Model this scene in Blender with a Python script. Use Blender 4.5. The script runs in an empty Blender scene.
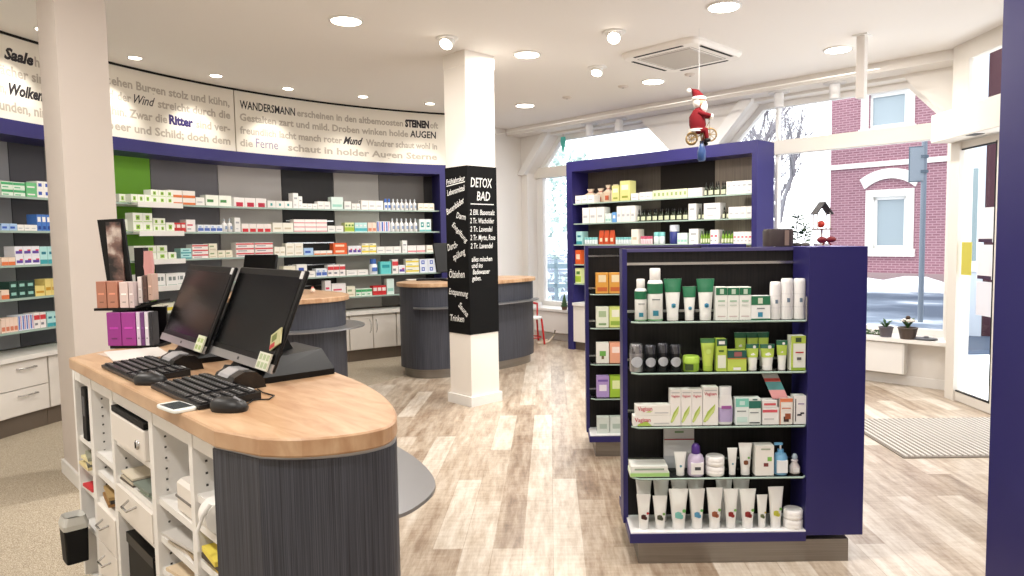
import bpy, math, random
from mathutils import Vector, Matrix
random.seed(7)
R = math.radians
S2 = math.sqrt(2)
scene = bpy.context.scene
COL = scene.collection

# ---------------------------------------------------------------- camera, world, exposure
EYE = 1.45
cam_data = bpy.data.cameras.new('camera')
cam = bpy.data.objects.new('camera', cam_data)
COL.objects.link(cam)
cam_data.sensor_width = 36.0
cam_data.lens = 700.0 / 1024 * 36
cam_data.shift_x = -38 / 1024.0
cam_data.clip_start = 0.05
cam_data.clip_end = 200
_p, _r = R(4.0), R(0.72)
_fw = Vector((0, math.cos(_p), -math.sin(_p)))
_rt = Vector((1, 0, 0))
_up = _rt.cross(_fw)
_r2 = _rt * math.cos(_r) - _up * math.sin(_r)
_u2 = _up * math.cos(_r) + _rt * math.sin(_r)
m = Matrix.Identity(4)
for i in range(3):
    m[i][0] = _r2[i]; m[i][1] = _u2[i]; m[i][2] = -_fw[i]
m.translation = (0, 0, EYE)
cam.matrix_world = m
scene.camera = cam

world = bpy.data.worlds.new('world')
scene.world = world
world.use_nodes = True
wn = world.node_tree.nodes['Background']
wn.inputs[0].default_value = (0.92, 0.96, 1.0, 1)
WORLD_STRENGTH = 3.2
wn.inputs[1].default_value = WORLD_STRENGTH
scene.view_settings.view_transform = 'Standard'
scene.view_settings.look = 'None'
scene.view_settings.gamma = 1
scene.view_settings.exposure = 0.15
scene.view_settings.use_curve_mapping = False
LAMP_BIG, LAMP_SPOT, LAMP_WASH = 26.0, 18.0, 7.0

# ---------------------------------------------------------------- materials
def lin(c):
    out = []
    for v in c:
        v = v / 255.0
        out.append(v / 12.92 if v <= 0.04045 else ((v + 0.055) / 1.055) ** 2.4)
    return (out[0], out[1], out[2], 1.0)

_M = {}
def C_(rgb, rough=0.5, metal=0.0, emit=0.0, spec=0.5):
    key = (tuple(rgb), rough, metal, emit, spec)
    if key in _M: return _M[key]
    mt = bpy.data.materials.new('paint_%d_%d_%d' % tuple(rgb))
    mt.use_nodes = True
    b = mt.node_tree.nodes['Principled BSDF']
    b.inputs['Base Color'].default_value = lin(rgb)
    b.inputs['Roughness'].default_value = rough
    b.inputs['Metallic'].default_value = metal
    b.inputs['Specular IOR Level'].default_value = spec
    if emit:
        b.inputs['Emission Color'].default_value = lin(rgb)
        b.inputs['Emission Strength'].default_value = emit
    _M[key] = mt
    return mt

def tree(name):
    mt = bpy.data.materials.new(name); mt.use_nodes = True
    nt = mt.node_tree
    return mt, nt, nt.nodes['Principled BSDF'], nt.nodes.new, nt.links.new

def ramp(nt, stops):
    r = nt.nodes.new('ShaderNodeValToRGB')
    e = r.color_ramp.elements
    while len(e) < len(stops): e.new(0.5)
    for i, (p, c) in enumerate(stops):
        e[i].position = p; e[i].color = lin(c)
    return r

def coords(nt, scale=(1, 1, 1), rot=(0, 0, 0)):
    tc = nt.nodes.new('ShaderNodeTexCoord'); mp = nt.nodes.new('ShaderNodeMapping')
    mp.inputs['Scale'].default_value = scale; mp.inputs['Rotation'].default_value = rot
    nt.links.new(tc.outputs['Object'], mp.inputs['Vector'])
    return mp

def mat_planks():
    mt, nt, b, N, L = tree('plank_floor')
    mp = coords(nt, rot=(0, 0, R(90)))
    br = N('ShaderNodeTexBrick')
    br.offset = 0.37; br.offset_frequency = 2; br.squash = 1.0
    br.inputs['Scale'].default_value = 1.0
    br.inputs['Brick Width'].default_value = 0.95
    br.inputs['Row Height'].default_value = 0.142
    br.inputs['Mortar Size'].default_value = 0.0016
    br.inputs['Color1'].default_value = (0, 0, 0, 1); br.inputs['Color2'].default_value = (1, 1, 1, 1)
    br.inputs['Mortar'].default_value = (0.3, 0.3, 0.3, 1)
    L(mp.outputs[0], br.inputs['Vector'])
    n1 = N('ShaderNodeTexNoise'); mp2 = coords(nt, (9, 1.3, 1)); L(mp2.outputs[0], n1.inputs['Vector'])
    n1.inputs['Scale'].default_value = 2.2; n1.inputs['Detail'].default_value = 9; n1.inputs['Roughness'].default_value = 0.7
    n2 = N('ShaderNodeTexNoise'); mp3 = coords(nt, (2.5, 14, 1)); L(mp3.outputs[0], n2.inputs['Vector'])
    n2.inputs['Scale'].default_value = 3.0; n2.inputs['Detail'].default_value = 6
    a1 = N('ShaderNodeMath'); a1.operation = 'MULTIPLY_ADD'; a1.inputs[1].default_value = 0.42; L(br.outputs['Color'], a1.inputs[0])
    s1 = N('ShaderNodeMath'); s1.operation = 'MULTIPLY_ADD'; s1.inputs[1].default_value = 1.3; s1.inputs[2].default_value = -0.41; L(n1.outputs['Fac'], s1.inputs[0])
    L(s1.outputs[0], a1.inputs[2])
    a2 = N('ShaderNodeMath'); a2.operation = 'MULTIPLY_ADD'; a2.inputs[1].default_value = 0.32; L(n2.outputs['Fac'], a2.inputs[0])
    L(a1.outputs[0], a2.inputs[2])
    rp = ramp(nt, [(0.12, (104, 84, 68)), (0.36, (148, 127, 107)), (0.62, (184, 168, 149)), (0.92, (214, 204, 190))])
    L(a2.outputs[0], rp.inputs['Fac'])
    L(rp.outputs['Color'], b.inputs['Base Color'])
    b.inputs['Roughness'].default_value = 0.28
    bm_ = N('ShaderNodeBump'); bm_.inputs['Strength'].default_value = 0.12; bm_.inputs['Distance'].default_value = 0.01
    L(n1.outputs['Fac'], bm_.inputs['Height']); L(bm_.outputs[0], b.inputs['Normal'])
    return mt

def mat_speckle():
    mt, nt, b, N, L = tree('speckled_floor')
    mp = coords(nt)
    n1 = N('ShaderNodeTexNoise'); n1.inputs['Scale'].default_value = 230; n1.inputs['Detail'].default_value = 4; L(mp.outputs[0], n1.inputs['Vector'])
    rp = ramp(nt, [(0.34, (122, 108, 92)), (0.47, (166, 153, 132)), (0.56, (182, 170, 150)), (0.68, (214, 204, 186))])
    L(n1.outputs['Fac'], rp.inputs['Fac']); L(rp.outputs['Color'], b.inputs['Base Color'])
    b.inputs['Roughness'].default_value = 0.8
    return mt

def mat_wood(name, dark, light, sx, sy):
    mt, nt, b, N, L = tree(name)
    mp = coords(nt, (sx, sy, 4))
    n1 = N('ShaderNodeTexNoise'); n1.inputs['Scale'].default_value = 2.0; n1.inputs['Detail'].default_value = 8; n1.inputs['Distortion'].default_value = 0.6
    L(mp.outputs[0], n1.inputs['Vector'])
    br = N('ShaderNodeTexBrick'); mp2 = coords(nt)
    br.inputs['Brick Width'].default_value = 0.9; br.inputs['Row Height'].default_value = 0.14; br.inputs['Mortar Size'].default_value = 0.0
    br.inputs['Scale'].default_value = 1.0
    br.inputs['Color1'].default_value = (0, 0, 0, 1); br.inputs['Color2'].default_value = (1, 1, 1, 1)
    L(mp2.outputs[0], br.inputs['Vector'])
    a = N('ShaderNodeMath'); a.operation = 'MULTIPLY_ADD'; a.inputs[1].default_value = 0.3
    L(br.outputs['Color'], a.inputs[0]); 
    a0 = N('ShaderNodeMath'); a0.operation = 'MULTIPLY_ADD'; a0.inputs[1].default_value = 1.2; a0.inputs[2].default_value = -0.25
    L(n1.outputs['Fac'], a0.inputs[0]); L(a0.outputs[0], a.inputs[2])
    rp = ramp(nt, [(0.15, dark), (0.85, light)])
    L(a.outputs[0], rp.inputs['Fac']); L(rp.outputs['Color'], b.inputs['Base Color'])
    b.inputs['Roughness'].default_value = 0.4
    return mt

def mat_streak(name, dark, light, sc=90, rough=0.45):
    mt, nt, b, N, L = tree(name)
    mp = coords(nt, (sc, sc, 2.5))
    n1 = N('ShaderNodeTexNoise'); n1.inputs['Scale'].default_value = 1.0; n1.inputs['Detail'].default_value = 3
    L(mp.outputs[0], n1.inputs['Vector'])
    rp = ramp(nt, [(0.32, dark), (0.72, light)])
    L(n1.outputs['Fac'], rp.inputs['Fac']); L(rp.outputs['Color'], b.inputs['Base Color'])
    b.inputs['Roughness'].default_value = rough
    b.inputs['Specular IOR Level'].default_value = .3
    return mt

def mat_brushed():
    mt, nt, b, N, L = tree('brushed_steel')
    mp = coords(nt, (2, 2, 220))
    n1 = N('ShaderNodeTexNoise'); n1.inputs['Scale'].default_value = 1.0
    L(mp.outputs[0], n1.inputs['Vector'])
    rp = ramp(nt, [(0.3, (136, 131, 125)), (0.7, (150, 145, 139))])
    L(n1.outputs['Fac'], rp.inputs['Fac']); L(rp.outputs['Color'], b.inputs['Base Color'])
    b.inputs['Roughness'].default_value = 0.38; b.inputs['Metallic'].default_value = 0.85
    return mt

def mat_brick(name, c1, c2, mortar):
    mt, nt, b, N, L = tree(name)
    tc = N('ShaderNodeTexCoord'); sp = N('ShaderNodeSeparateXYZ'); cb = N('ShaderNodeCombineXYZ')
    L(tc.outputs['Object'], sp.inputs[0]); L(sp.outputs['X'], cb.inputs['X']); L(sp.outputs['Z'], cb.inputs['Y'])
    br = N('ShaderNodeTexBrick'); br.inputs['Scale'].default_value = 1.0
    br.inputs['Brick Width'].default_value = 0.21; br.inputs['Row Height'].default_value = 0.07; br.inputs['Mortar Size'].default_value = 0.012
    br.inputs['Color1'].default_value = lin(c1); br.inputs['Color2'].default_value = lin(c2); br.inputs['Mortar'].default_value = lin(mortar)
    L(cb.outputs[0], br.inputs['Vector'])
    L(br.outputs['Color'], b.inputs['Base Color']); b.inputs['Roughness'].default_value = 0.9
    return mt

def mat_glass(name, tint=(1, 1, 1), refl=0.10):
    mt = bpy.data.materials.new(name); mt.use_nodes = True
    nt = mt.node_tree; nt.nodes.clear()
    N, L = nt.nodes.new, nt.links.new
    out = N('ShaderNodeOutputMaterial'); mx = N('ShaderNodeMixShader')
    tr = N('ShaderNodeBsdfTransparent'); tr.inputs[0].default_value = (*tint, 1)
    gl = N('ShaderNodeBsdfGlossy'); gl.inputs['Roughness'].default_value = 0.03
    fr = N('ShaderNodeLayerWeight'); fr.inputs['Blend'].default_value = refl
    L(fr.outputs['Fresnel'], mx.inputs[0]); L(tr.outputs[0], mx.inputs[1]); L(gl.outputs[0], mx.inputs[2]); L(mx.outputs[0], out.inputs[0])
    return mt

def mat_noise(name, stops, scale=6, rough=0.8, bump=0.0):
    mt, nt, b, N, L = tree(name)
    mp = coords(nt)
    n1 = N('ShaderNodeTexNoise'); n1.inputs['Scale'].default_value = scale; n1.inputs['Detail'].default_value = 6
    L(mp.outputs[0], n1.inputs['Vector'])
    rp = ramp(nt, stops); L(n1.outputs['Fac'], rp.inputs['Fac']); L(rp.outputs['Color'], b.inputs['Base Color'])
    b.inputs['Roughness'].default_value = rough
    if bump:
        bb = N('ShaderNodeBump'); bb.inputs['Strength'].default_value = bump
        L(n1.outputs['Fac'], bb.inputs['Height']); L(bb.outputs[0], b.inputs['Normal'])
    return mt

PLANK = mat_planks(); SPECK = mat_speckle()
BEECH = mat_wood('beech_top', (168, 126, 90), (208, 176, 142), 3, 14)
GREYLAM = mat_streak('grey_streaked_laminate', (44, 45, 52), (80, 82, 91), 380)
BLACKLAM = mat_streak('black_streaked_laminate', (8, 7, 8), (28, 25, 25), 110)
STEEL = mat_brushed()
CHROME = C_((200, 200, 200), 0.2, 1.0)
GREYMETAL = C_((150, 150, 152), 0.35, 0.8)
BLUE = C_((42, 38, 98), 0.42, spec=.4)
NAVY = BLUE
WHITE = C_((236, 234, 230), 0.5)
WALLP = C_((232, 228, 222), 0.8)
CEILP = C_((234, 230, 225), 0.9)
PILLARP = C_((206, 196, 188), 0.8)
CABW = C_((232, 226, 218), 0.4)
BLACK = C_((9, 9, 10), 0.4, spec=.25)
BLACKM = C_((13, 13, 14), 0.6, spec=.25)
SCREEN = C_((6, 7, 9), 0.22, spec=.3)
SILVER = C_((176, 176, 178), 0.35, 0.6)
GLASS = mat_glass('window_glass', (1, 1, 1), 0.08)
SHELFG = mat_glass('shelf_glass', (0.92, 0.97, 0.94), 0.2)
GEDGE = C_((164, 186, 176), 0.2)
LIGHTM = C_((255, 244, 226), 0.5, 0, 14.0)
FRAMEW = C_((224, 219, 210), 0.5)

# ---------------------------------------------------------------- mesh helpers
def st(s, t): return ((s + t) / S2, (t - s) / S2)

class MB:
    def __init__(self): self.v = []; self.f = []; self.mi = []; self.mats = []; self.sm = []
    def idx(self, mat):
        if mat not in self.mats: self.mats.append(mat)
        return self.mats.index(mat)
    def add(self, vs, fs, mat, smooth=False, M=None):
        b = len(self.v); k = self.idx(mat)
        if M is not None:
            vs = [tuple(M @ Vector(v)) for v in vs]
            if M.determinant() < 0: fs = [tuple(reversed(f_)) for f_ in fs]
        self.v += [tuple(v) for v in vs]
        for f in fs:
            self.f.append([b + i for i in f]); self.mi.append(k); self.sm.append(smooth)
        return self
    def box(self, x0, x1, y0, y1, z0, z1, mat, M=None, bev=0.0):
        if bev > 0:
            # chamfered along vertical and horizontal edges: three nested rings
            rings = []
            for (z, i) in ((z0, bev), (z0 + bev, 0), (z1 - bev, 0), (z1, bev)):
                c = bev
                X0, X1, Y0, Y1 = x0 + i, x1 - i, y0 + i, y1 - i
                e = c if i == 0 else c * 0.6
                rings.append([(X0 + e, Y0, z), (X1 - e, Y0, z), (X1, Y0 + e, z), (X1, Y1 - e, z), (X1 - e, Y1, z), (X0 + e, Y1, z), (X0, Y1 - e, z), (X0, Y0 + e, z)])
            return self.loft(rings, mat, M=M)
        vs = [(x0, y0, z0), (x1, y0, z0), (x1, y1, z0), (x0, y1, z0), (x0, y0, z1), (x1, y0, z1), (x1, y1, z1), (x0, y1, z1)]
        fs = [(3, 2, 1, 0), (4, 5, 6, 7), (0, 1, 5, 4), (1, 2, 6, 5), (2, 3, 7, 6), (3, 0, 4, 7)]
        return self.add(vs, fs, mat, False, M)
    def loft(self, rings, mat, smooth=False, M=None, cap=True, closed=True):
        n = len(rings[0]); vs = [p for r in rings for p in r]; fs = []
        for i in range(len(rings) - 1):
            for j in range(n if closed else n - 1):
                a, b = i * n + j, i * n + (j + 1) % n
                fs.append((a, b, b + n, a + n))
        self.add(vs, fs, mat, smooth, M)
        if cap:
            self.add(rings[0], [tuple(reversed(range(n)))], mat, False, M)
            self.add(rings[-1], [tuple(range(n))], mat, False, M)
        return self
    def prism(self, pts, z0, z1, mat, M=None, smooth=False):
        a = sum(pts[i][0] * pts[(i + 1) % len(pts)][1] - pts[(i + 1) % len(pts)][0] * pts[i][1] for i in range(len(pts)))
        if a < 0: pts = list(reversed(pts))
        return self.loft([[(x, y, z0) for x, y in pts], [(x, y, z1) for x, y in pts]], mat, smooth, M)
    def lathe(self, prof, mat, seg=20, M=None, sx=1.0, sy=1.0, smooth=True, cap=True):
        rings = [[(r * sx * math.cos(2 * math.pi * j / seg), r * sy * math.sin(2 * math.pi * j / seg), z) for j in range(seg)] for r, z in prof]
        return self.loft(rings, mat, smooth, M, cap)
    def tube(self, pts, rad, mat, seg=8, M=None):
        pts = [Vector(p) for p in pts]; rings = []
        rads = rad if isinstance(rad, (list, tuple)) else [rad] * len(pts)
        for i, p in enumerate(pts):
            d = (pts[min(i + 1, len(pts) - 1)] - pts[max(i - 1, 0)]).normalized()
            a = Vector((0, 0, 1)) if abs(d.z) < 0.9 else Vector((1, 0, 0))
            u = d.cross(a).normalized(); w = u.cross(d)
            rings.append([tuple(p + (u * math.cos(2 * math.pi * j / seg) + w * math.sin(2 * math.pi * j / seg)) * rads[i]) for j in range(seg)])
        return self.loft(rings, mat, True, M)
    def ball(self, c, r, mat, seg=12, rg=8, sc=(1, 1, 1), M=None):
        rings = []
        for i in range(1, rg):
            a = math.pi * i / rg
            rings.append([(c[0] + r * sc[0] * math.sin(a) * math.cos(2 * math.pi * j / seg), c[1] + r * sc[1] * math.sin(a) * math.sin(2 * math.pi * j / seg), c[2] - r * sc[2] * math.cos(a)) for j in range(seg)])
        return self.loft(rings, mat, True, M)
    def quad(self, a, b, c, d, mat, M=None): return self.add([a, b, c, d], [(0, 1, 2, 3)], mat, False, M)
    def arc(self, a0, a1, r0, r1, z0, z1, mat, seg=None, cx=0.6, cy=4.65):
        n = seg or max(2, int(abs(a1 - a0) / 1.0) + 1)
        rings = []
        for i in range(n + 1):
            a = R(a0 + (a1 - a0) * i / n)
            c, s = -math.cos(a), math.sin(a)
            rings.append([(cx + r1 * c, cy + r1 * s, z0), (cx + r0 * c, cy + r0 * s, z0), (cx + r0 * c, cy + r0 * s, z1), (cx + r1 * c, cy + r1 * s, z1)])
        return self.loft(rings, mat)
    def build(self, name, parent=None, loc=None, rz=0.0):
        me = bpy.data.meshes.new(name)
        me.from_pydata(self.v, [], self.f)
        for mt in self.mats: me.materials.append(mt)
        me.polygons.foreach_set('material_index', self.mi)
        me.polygons.foreach_set('use_smooth', self.sm)
        me.update()
        o = bpy.data.objects.new(name, me)
        COL.objects.link(o)
        if parent is not None: o.parent = parent
        if loc is not None: o.location = loc
        if rz: o.rotation_euler = (0, 0, rz)
        return o

def tag(o, label=None, cat=None, group=None, kind=None):
    if label: o['label'] = label
    if cat: o['category'] = cat
    if group: o['group'] = group
    if kind: o['kind'] = kind
    return o
def empty(name, loc=(0, 0, 0), rz=0.0, label=None, cat=None, group=None):
    o = bpy.data.objects.new(name, None); COL.objects.link(o)
    o.empty_display_size = 0.1
    o.location = loc; o.rotation_euler = (0, 0, rz)
    return tag(o, label, cat, group)
def wbuild(mb, name, parent):
    """mesh given in world coordinates under an unrotated parent"""
    off = Vector((0, 0, 0)); q = parent
    while q is not None: off += q.location; q = q.parent
    mb.v = [(x - off.x, y - off.y, z - off.z) for x, y, z in mb.v]
    return mb.build(name, parent)
def structure(mb, name, label):
    o = mb.build(name); return tag(o, label=label, kind='structure')
def copy_tree(o, parent=None):
    c = o.copy(); COL.objects.link(c); c.parent = parent
    for ch in list(o.children): copy_tree(ch, c)
    return c

# lettering: font outlines turned into flat mesh, cached by (text, style)
_T = {}
def glyphs(text, shear=0.0, bold=0.0, res=2):
    key = (text, shear, bold)
    if key in _T: return _T[key]
    cu = bpy.data.curves.new('lettering', 'FONT'); cu.body = text; cu.size = 1.0; cu.shear = shear; cu.offset = bold; cu.resolution_u = res
    ob = bpy.data.objects.new('lettering', cu); COL.objects.link(ob)
    dg = bpy.context.evaluated_depsgraph_get(); ev = ob.evaluated_get(dg)
    me = ev.to_mesh()
    vs = [tuple(v.co) for v in me.vertices]; fs = [tuple(p.vertices) for p in me.polygons]
    ev.to_mesh_clear(); bpy.data.objects.remove(ob); bpy.data.curves.remove(cu)
    xs = [v[0] for v in vs] or [0, 1]
    x0, w = min(xs), max(xs) - min(xs)
    vs = [(v[0] - x0, v[1]) for v in vs]
    _T[key] = (vs, fs, w)
    return _T[key]
def write(mb, text, fn, size, mat, width=None, shear=0.0, bold=0.0):
    """fn(u, v) -> 3-D point; u runs along the line in metres, v up."""
    vs, fs, w = glyphs(text, shear, bold)
    kx = (width / w) if width else size
    pts = [fn(v[0] * kx, v[1] * size) for v in vs]
    mb.add(pts, fs, mat)
    return kx * w

# ================================================================ THE ROOM
CEIL = 3.05
f = MB(); f.prism([(-5.2, -2.6), (3.6, -2.6), (3.6, 6.1), (3.95, 6.62), (-0.28, 10.85), (-1.9, 10.2), (-5.2, 8.6)], -0.12, 0.0, PLANK)
structure(f, 'floor', 'pale grey-brown wood plank floor across the sales area')
f = MB(); f.prism([(-5.0, -2.5), (-1.05, -2.5), (-0.95, 1.6), (-1.35, 3.6), (-2.05, 6.6), (-1.6, 7.4), (-1.35, 9.5), (-3.5, 9.0), (-5.0, 7.0)], 0.0, 0.003, SPECK)
structure(f, 'floor_left', 'beige speckled floor behind the counters')
f = MB(); f.prism([(-5.2, -2.6), (3.7, -2.6), (3.7, 6.1), (3.95, 6.62), (-0.28, 10.85), (-1.9, 10.2), (-5.2, 8.6)], CEIL, CEIL + 0.15, CEILP)
structure(f, 'ceiling', 'off-white smooth plaster ceiling')
w = MB(); w.arc(-62, 68, 5.2, 5.35, 0, CEIL, WALLP)
structure(w, 'wall_left', 'curved off-white wall behind the shelving')
w = MB(); w.box(-2.1, -1.95, -2.6, 0.25, 0, CEIL, WALLP); w.box(-2.1, 3.6, -2.6, -2.45, 0, CEIL, WALLP)
structure(w, 'wall_back', 'off-white wall behind the viewer')
STM = Matrix(((1 / S2, 0, 1 / S2, 0), (-1 / S2, 0, 1 / S2, 0), (0, 1, 0, 0), (0, 0, 0, 1)))   # (s, z, t) -> world
def stprism(mb, pts, t0, t1, mat): return mb.prism(pts, t0, t1, mat, STM)
def stbox(mb, s0, s1, t0, t1, z0, z1, mat): return mb.box(s0, s1, z0, z1, t0, t1, mat, STM)
w = MB(); stbox(w, -7.88, -7.73, 5.62, 7.45, 0, CEIL, WALLP)
structure(w, 'wall_side', 'short white wall between the shelving and the window')
w = MB()
stbox(w, -7.73, -1.86, 7.15, 7.45, 0, 0.43, WALLP)
stprism(w, [(-7.73, .43), (-7.6, .43), (-7.6, 2.42), (-7.12, 2.93), (-7.12, 3.05), (-7.73, 3.05)], 7.15, 7.45, WALLP)
stprism(w, [(-5.0, .43), (-4.45, .43), (-4.45, 2.45), (-3.95, 2.93), (-3.95, 3.05), (-5.5, 3.05), (-5.5, 2.93), (-5.0, 2.45)], 7.15, 7.45, WALLP)
stbox(w, -7.12, -5.5, 7.15, 7.45, 2.93, CEIL, WALLP); stbox(w, -3.95, -2.38, 7.15, 7.45, 2.93, CEIL, WALLP)
stprism(w, [(-2.38, 3.05), (-2.38, 2.93), (-1.98, 2.5), (-1.98, .43), (-1.86, .43), (-1.86, 3.05)], 7.15, 7.45, WALLP)
structure(w, 'wall_window', 'off-white wall with two tall windows whose upper corners slant')
w = MB()
stbox(w, -7.73, -1.86, 6.87, 7.15, 2.96, CEIL, WALLP)
structure(w, 'trim_1', 'shallow plaster bulkhead along the window wall')
w = MB()
stprism(w, [(-7.75, 2.40), (-7.60, 2.40), (-7.10, 2.93), (-7.10, 2.96), (-7.22, 2.96)], 7.08, 7.15, WHITE)
stprism(w, [(-4.60, 2.40), (-4.45, 2.40), (-3.93, 2.93), (-3.93, 2.96), (-4.08, 2.96)], 7.08, 7.15, WHITE)
structure(w, 'trim_2', 'slanting white brace boards beside the window heads')
w = MB(); stbox(w, -7.73, -1.86, 7.135, 7.15, 0, 0.09, WHITE)
structure(w, 'baseboard_window', 'white skirting board under the windows')
w = MB()
stbox(w, -7.72, -5.0, 6.98, 7.42, 0.43, 0.465, WHITE); 
structure(w, 'trim_3', 'white window ledge by the red stool')
w = MB()
stbox(w, -4.45, -1.9, 6.98, 7.42, 0.43, 0.465, WHITE)
structure(w, 'trim_4', 'white window ledge with the potted plants')

def window(name, outer, mull, label):
    e = empty(name); tag(e, label=label, kind='structure')
    fr = MB()
    n = len(outer); cx = sum(p[0] for p in outer) / n; cz = sum(p[1] for p in outer) / n
    ins = []
    for i in range(n):      # inward offset polygon
        p0, p1, p2 = Vector(outer[i - 1]), Vector(outer[i]), Vector(outer[(i + 1) % n])
        d1 = (p1 - p0).normalized(); d2 = (p2 - p1).normalized()
        n1 = Vector((-d1.y, d1.x)); n2 = Vector((-d2.y, d2.x))
        if n1.dot(Vector((cx, cz)) - p1) < 0: n1 = -n1
        if n2.dot(Vector((cx, cz)) - p1) < 0: n2 = -n2
        b = (n1 + n2); b = b / b.dot(n1)
        ins.append(tuple(p1 + b * 0.065))
    for i in range(n):
        j = (i + 1) % n
        stprism(fr, [outer[i], outer[j], ins[j], ins[i]], 7.34, 7.42, WHITE)
    s0 = min(p[0] for p in outer); s1 = max(p[0] for p in outer)
    stbox(fr, s0, s1, 7.30, 7.43, 2.35, 2.50, FRAMEW)
    for mm, z0, z1, wd in mull: stbox(fr, mm - wd, mm + wd, 7.34, 7.42, z0, z1, WHITE)
    fr.build('window_frame', e)
    g = MB(); stprism(g, ins, 7.375, 7.385, GLASS); g.build('window_pane', e)
    return e
window('window_1', [(-7.6, .465), (-7.6, 2.42), (-7.12, 2.93), (-5.5, 2.93), (-5.0, 2.45), (-5.0, .465)], [(-7.50, .47, 2.35, .03)], 'tall window with slanting head beside the short side wall')
window('window_2', [(-4.45, .465), (-4.45, 2.45), (-3.95, 2.93), (-2.38, 2.93), (-1.98, 2.5), (-1.98, .465)], [(-3.76, 2.5, 2.93, .012), (-3.76, .47, 2.35, .012)], 'wide window with slanting head facing the brick house')

# radiators under the windows
def radiator(s0, s1, label):
    e = empty('radiator', (*st((s0 + s1) / 2, 7.05), 0.12), R(-45), label, 'radiator')
    h = (s1 - s0) / 2
    b = MB(); b.box(-h, h, -.04, .05, 0, .30, WHITE, bev=.008)
    for k in range(int(h * 2 / .05)): b.box(-h + .02 + k * .05, -h + .05 + k * .05, -.030, .04, .296, .303, C_((200, 198, 194)))
    b.build('panel', e)
    c = MB(); c.box(h - .012, h + .004, -.045, .05, .01, .29, C_((214, 212, 208))); c.build('side_cover', e)
    return e
radiator(-7.35, -5.35, 'long flat white radiator under the window beside the red stool')
radiator(-4.2, -2.28, 'flat white radiator under the window with the potted plants')

# entrance: wall, fixed glazing, sliding leaf, operator box
X0 = 3.5
w = MB()
w.box(X0, X0 + .12, -2.6, 3.9, 0, CEIL, WALLP)
w.box(X0, X0 + .12, 3.9, 6.15, 2.95, CEIL, FRAMEW)
w.box(X0, X0 + .12, 3.9, 6.15, 2.24, 2.46, FRAMEW)
w.box(X0, X0 + .12, 6.02, 6.15, 0, 2.24, FRAMEW); w.box(X0, X0 + .12, 6.02, 6.15, 2.46, 2.95, FRAMEW)
structure(w, 'wall_right', 'entrance wall with beige frame members')
d = MB(); d.prism([(3.52, 6.15), (3.60, 6.10), (3.97, 6.60), (3.90, 6.66)], 0, CEIL, FRAMEW)
structure(d, 'trim_5', 'beige frame return between entrance and window')
e = empty('window_3'); tag(e, label='glazing above the entrance door', kind='structure')
d = MB()
for y0, y1 in ((5.92, 6.02), (4.9, 4.96)): d.box(X0, X0 + .07, y0, y1, 2.50, 2.90, FRAMEW)
d.box(X0, X0 + .07, 3.9, 6.02, 2.46, 2.50, FRAMEW); d.box(X0, X0 + .07, 3.9, 6.02, 2.90, 2.95, FRAMEW)
d.build('window_frame', e)
d = MB(); d.box(X0 + .03, X0 + .04, 3.9, 6.02, 2.46, 2.95, GLASS); d.build('window_pane', e)
def door_leaf(name, y0, y1, label, notes):
    e = empty(name); tag(e, label=label, kind='structure')
    X = 3.52; w_ = .055
    fr = MB()
    fr.box(X, X + .05, y0, y0 + w_, 0.005, 2.23, FRAMEW); fr.box(X, X + .05, y1 - w_, y1, 0.005, 2.23, FRAMEW)
    fr.box(X, X + .05, y0 + w_, y1 - w_, 0.005, .09, FRAMEW); fr.box(X, X + .05, y0 + w_, y1 - w_, 2.17, 2.23, FRAMEW)
    for a, b in ((y0 + w_ - .008, y0 + w_ + .004), (y1 - w_ - .004, y1 - w_ + .008)): fr.box(X - .003, X + .02, a, b, .085, 2.18, BLACK)
    fr.box(X - .003, X + .02, y0 + w_, y1 - w_, .085, .095, BLACK); fr.box(X - .003, X + .02, y0 + w_, y1 - w_, 2.16, 2.172, BLACK)
    fr.build('door_frame', e)
    g = MB(); g.box(X + .02, X + .028, y0 + w_, y1 - w_, .09, 2.17, GLASS); g.build('door_pane', e)
door_leaf('door_1', 5.50, 6.10, 'sliding glass entrance door leaf standing open by the window', True)
door_leaf('door_2', 3.95, 4.55, 'second sliding glass entrance leaf hidden by the blue case', True)
hb = empty('door_operator', (3.34, 5.05, 2.235), 0, 'beige box housing the sliding door drive above the entrance', 'door operator')
b = MB(); b.box(-.02, .155, -1.1, 1.1, 0, .24, FRAMEW, bev=.006); b.build('housing', hb)
b = MB(); b.box(0.0, .08, .5, .62, -.004, .002, BLACK); b.box(.02, .10, -.1, .02, -.006, .002, BLACK); b.build('sensor', hb)
# notices stuck on the door glass
def notice(y0, y1, z0, z1, mat, label, strip=None):
    b = MB(); b.box(3.530, 3.534, y0, y1, z0, z1, mat)
    if strip: b.box(3.5285, 3.530, y0 + .01, y1 - .01, z0 + strip[0] * (z1 - z0), z0 + strip[1] * (z1 - z0), strip[2])
    o = b.build('door_notice'); tag(o, label, 'notice', 'notices on the entrance door glass')
notice(5.86, 6.00, 1.10, 1.38, C_((196, 188, 80), .6), 'yellow notice stuck on the entrance door glass')
notice(5.58, 5.78, 1.38, 1.66, C_((226, 228, 234), .6), 'white notice on the entrance door, topmost of three', (0.0, .10, C_((60, 30, 60))))
notice(5.58, 5.78, 1.08, 1.36, C_((230, 230, 236), .6), 'white notice on the entrance door, middle of three', (0.0, .10, C_((60, 30, 60))))
notice(5.58, 5.78, .78, 1.06, C_((224, 226, 236), .6), 'white notice on the entrance door, lowest of three')
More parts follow.
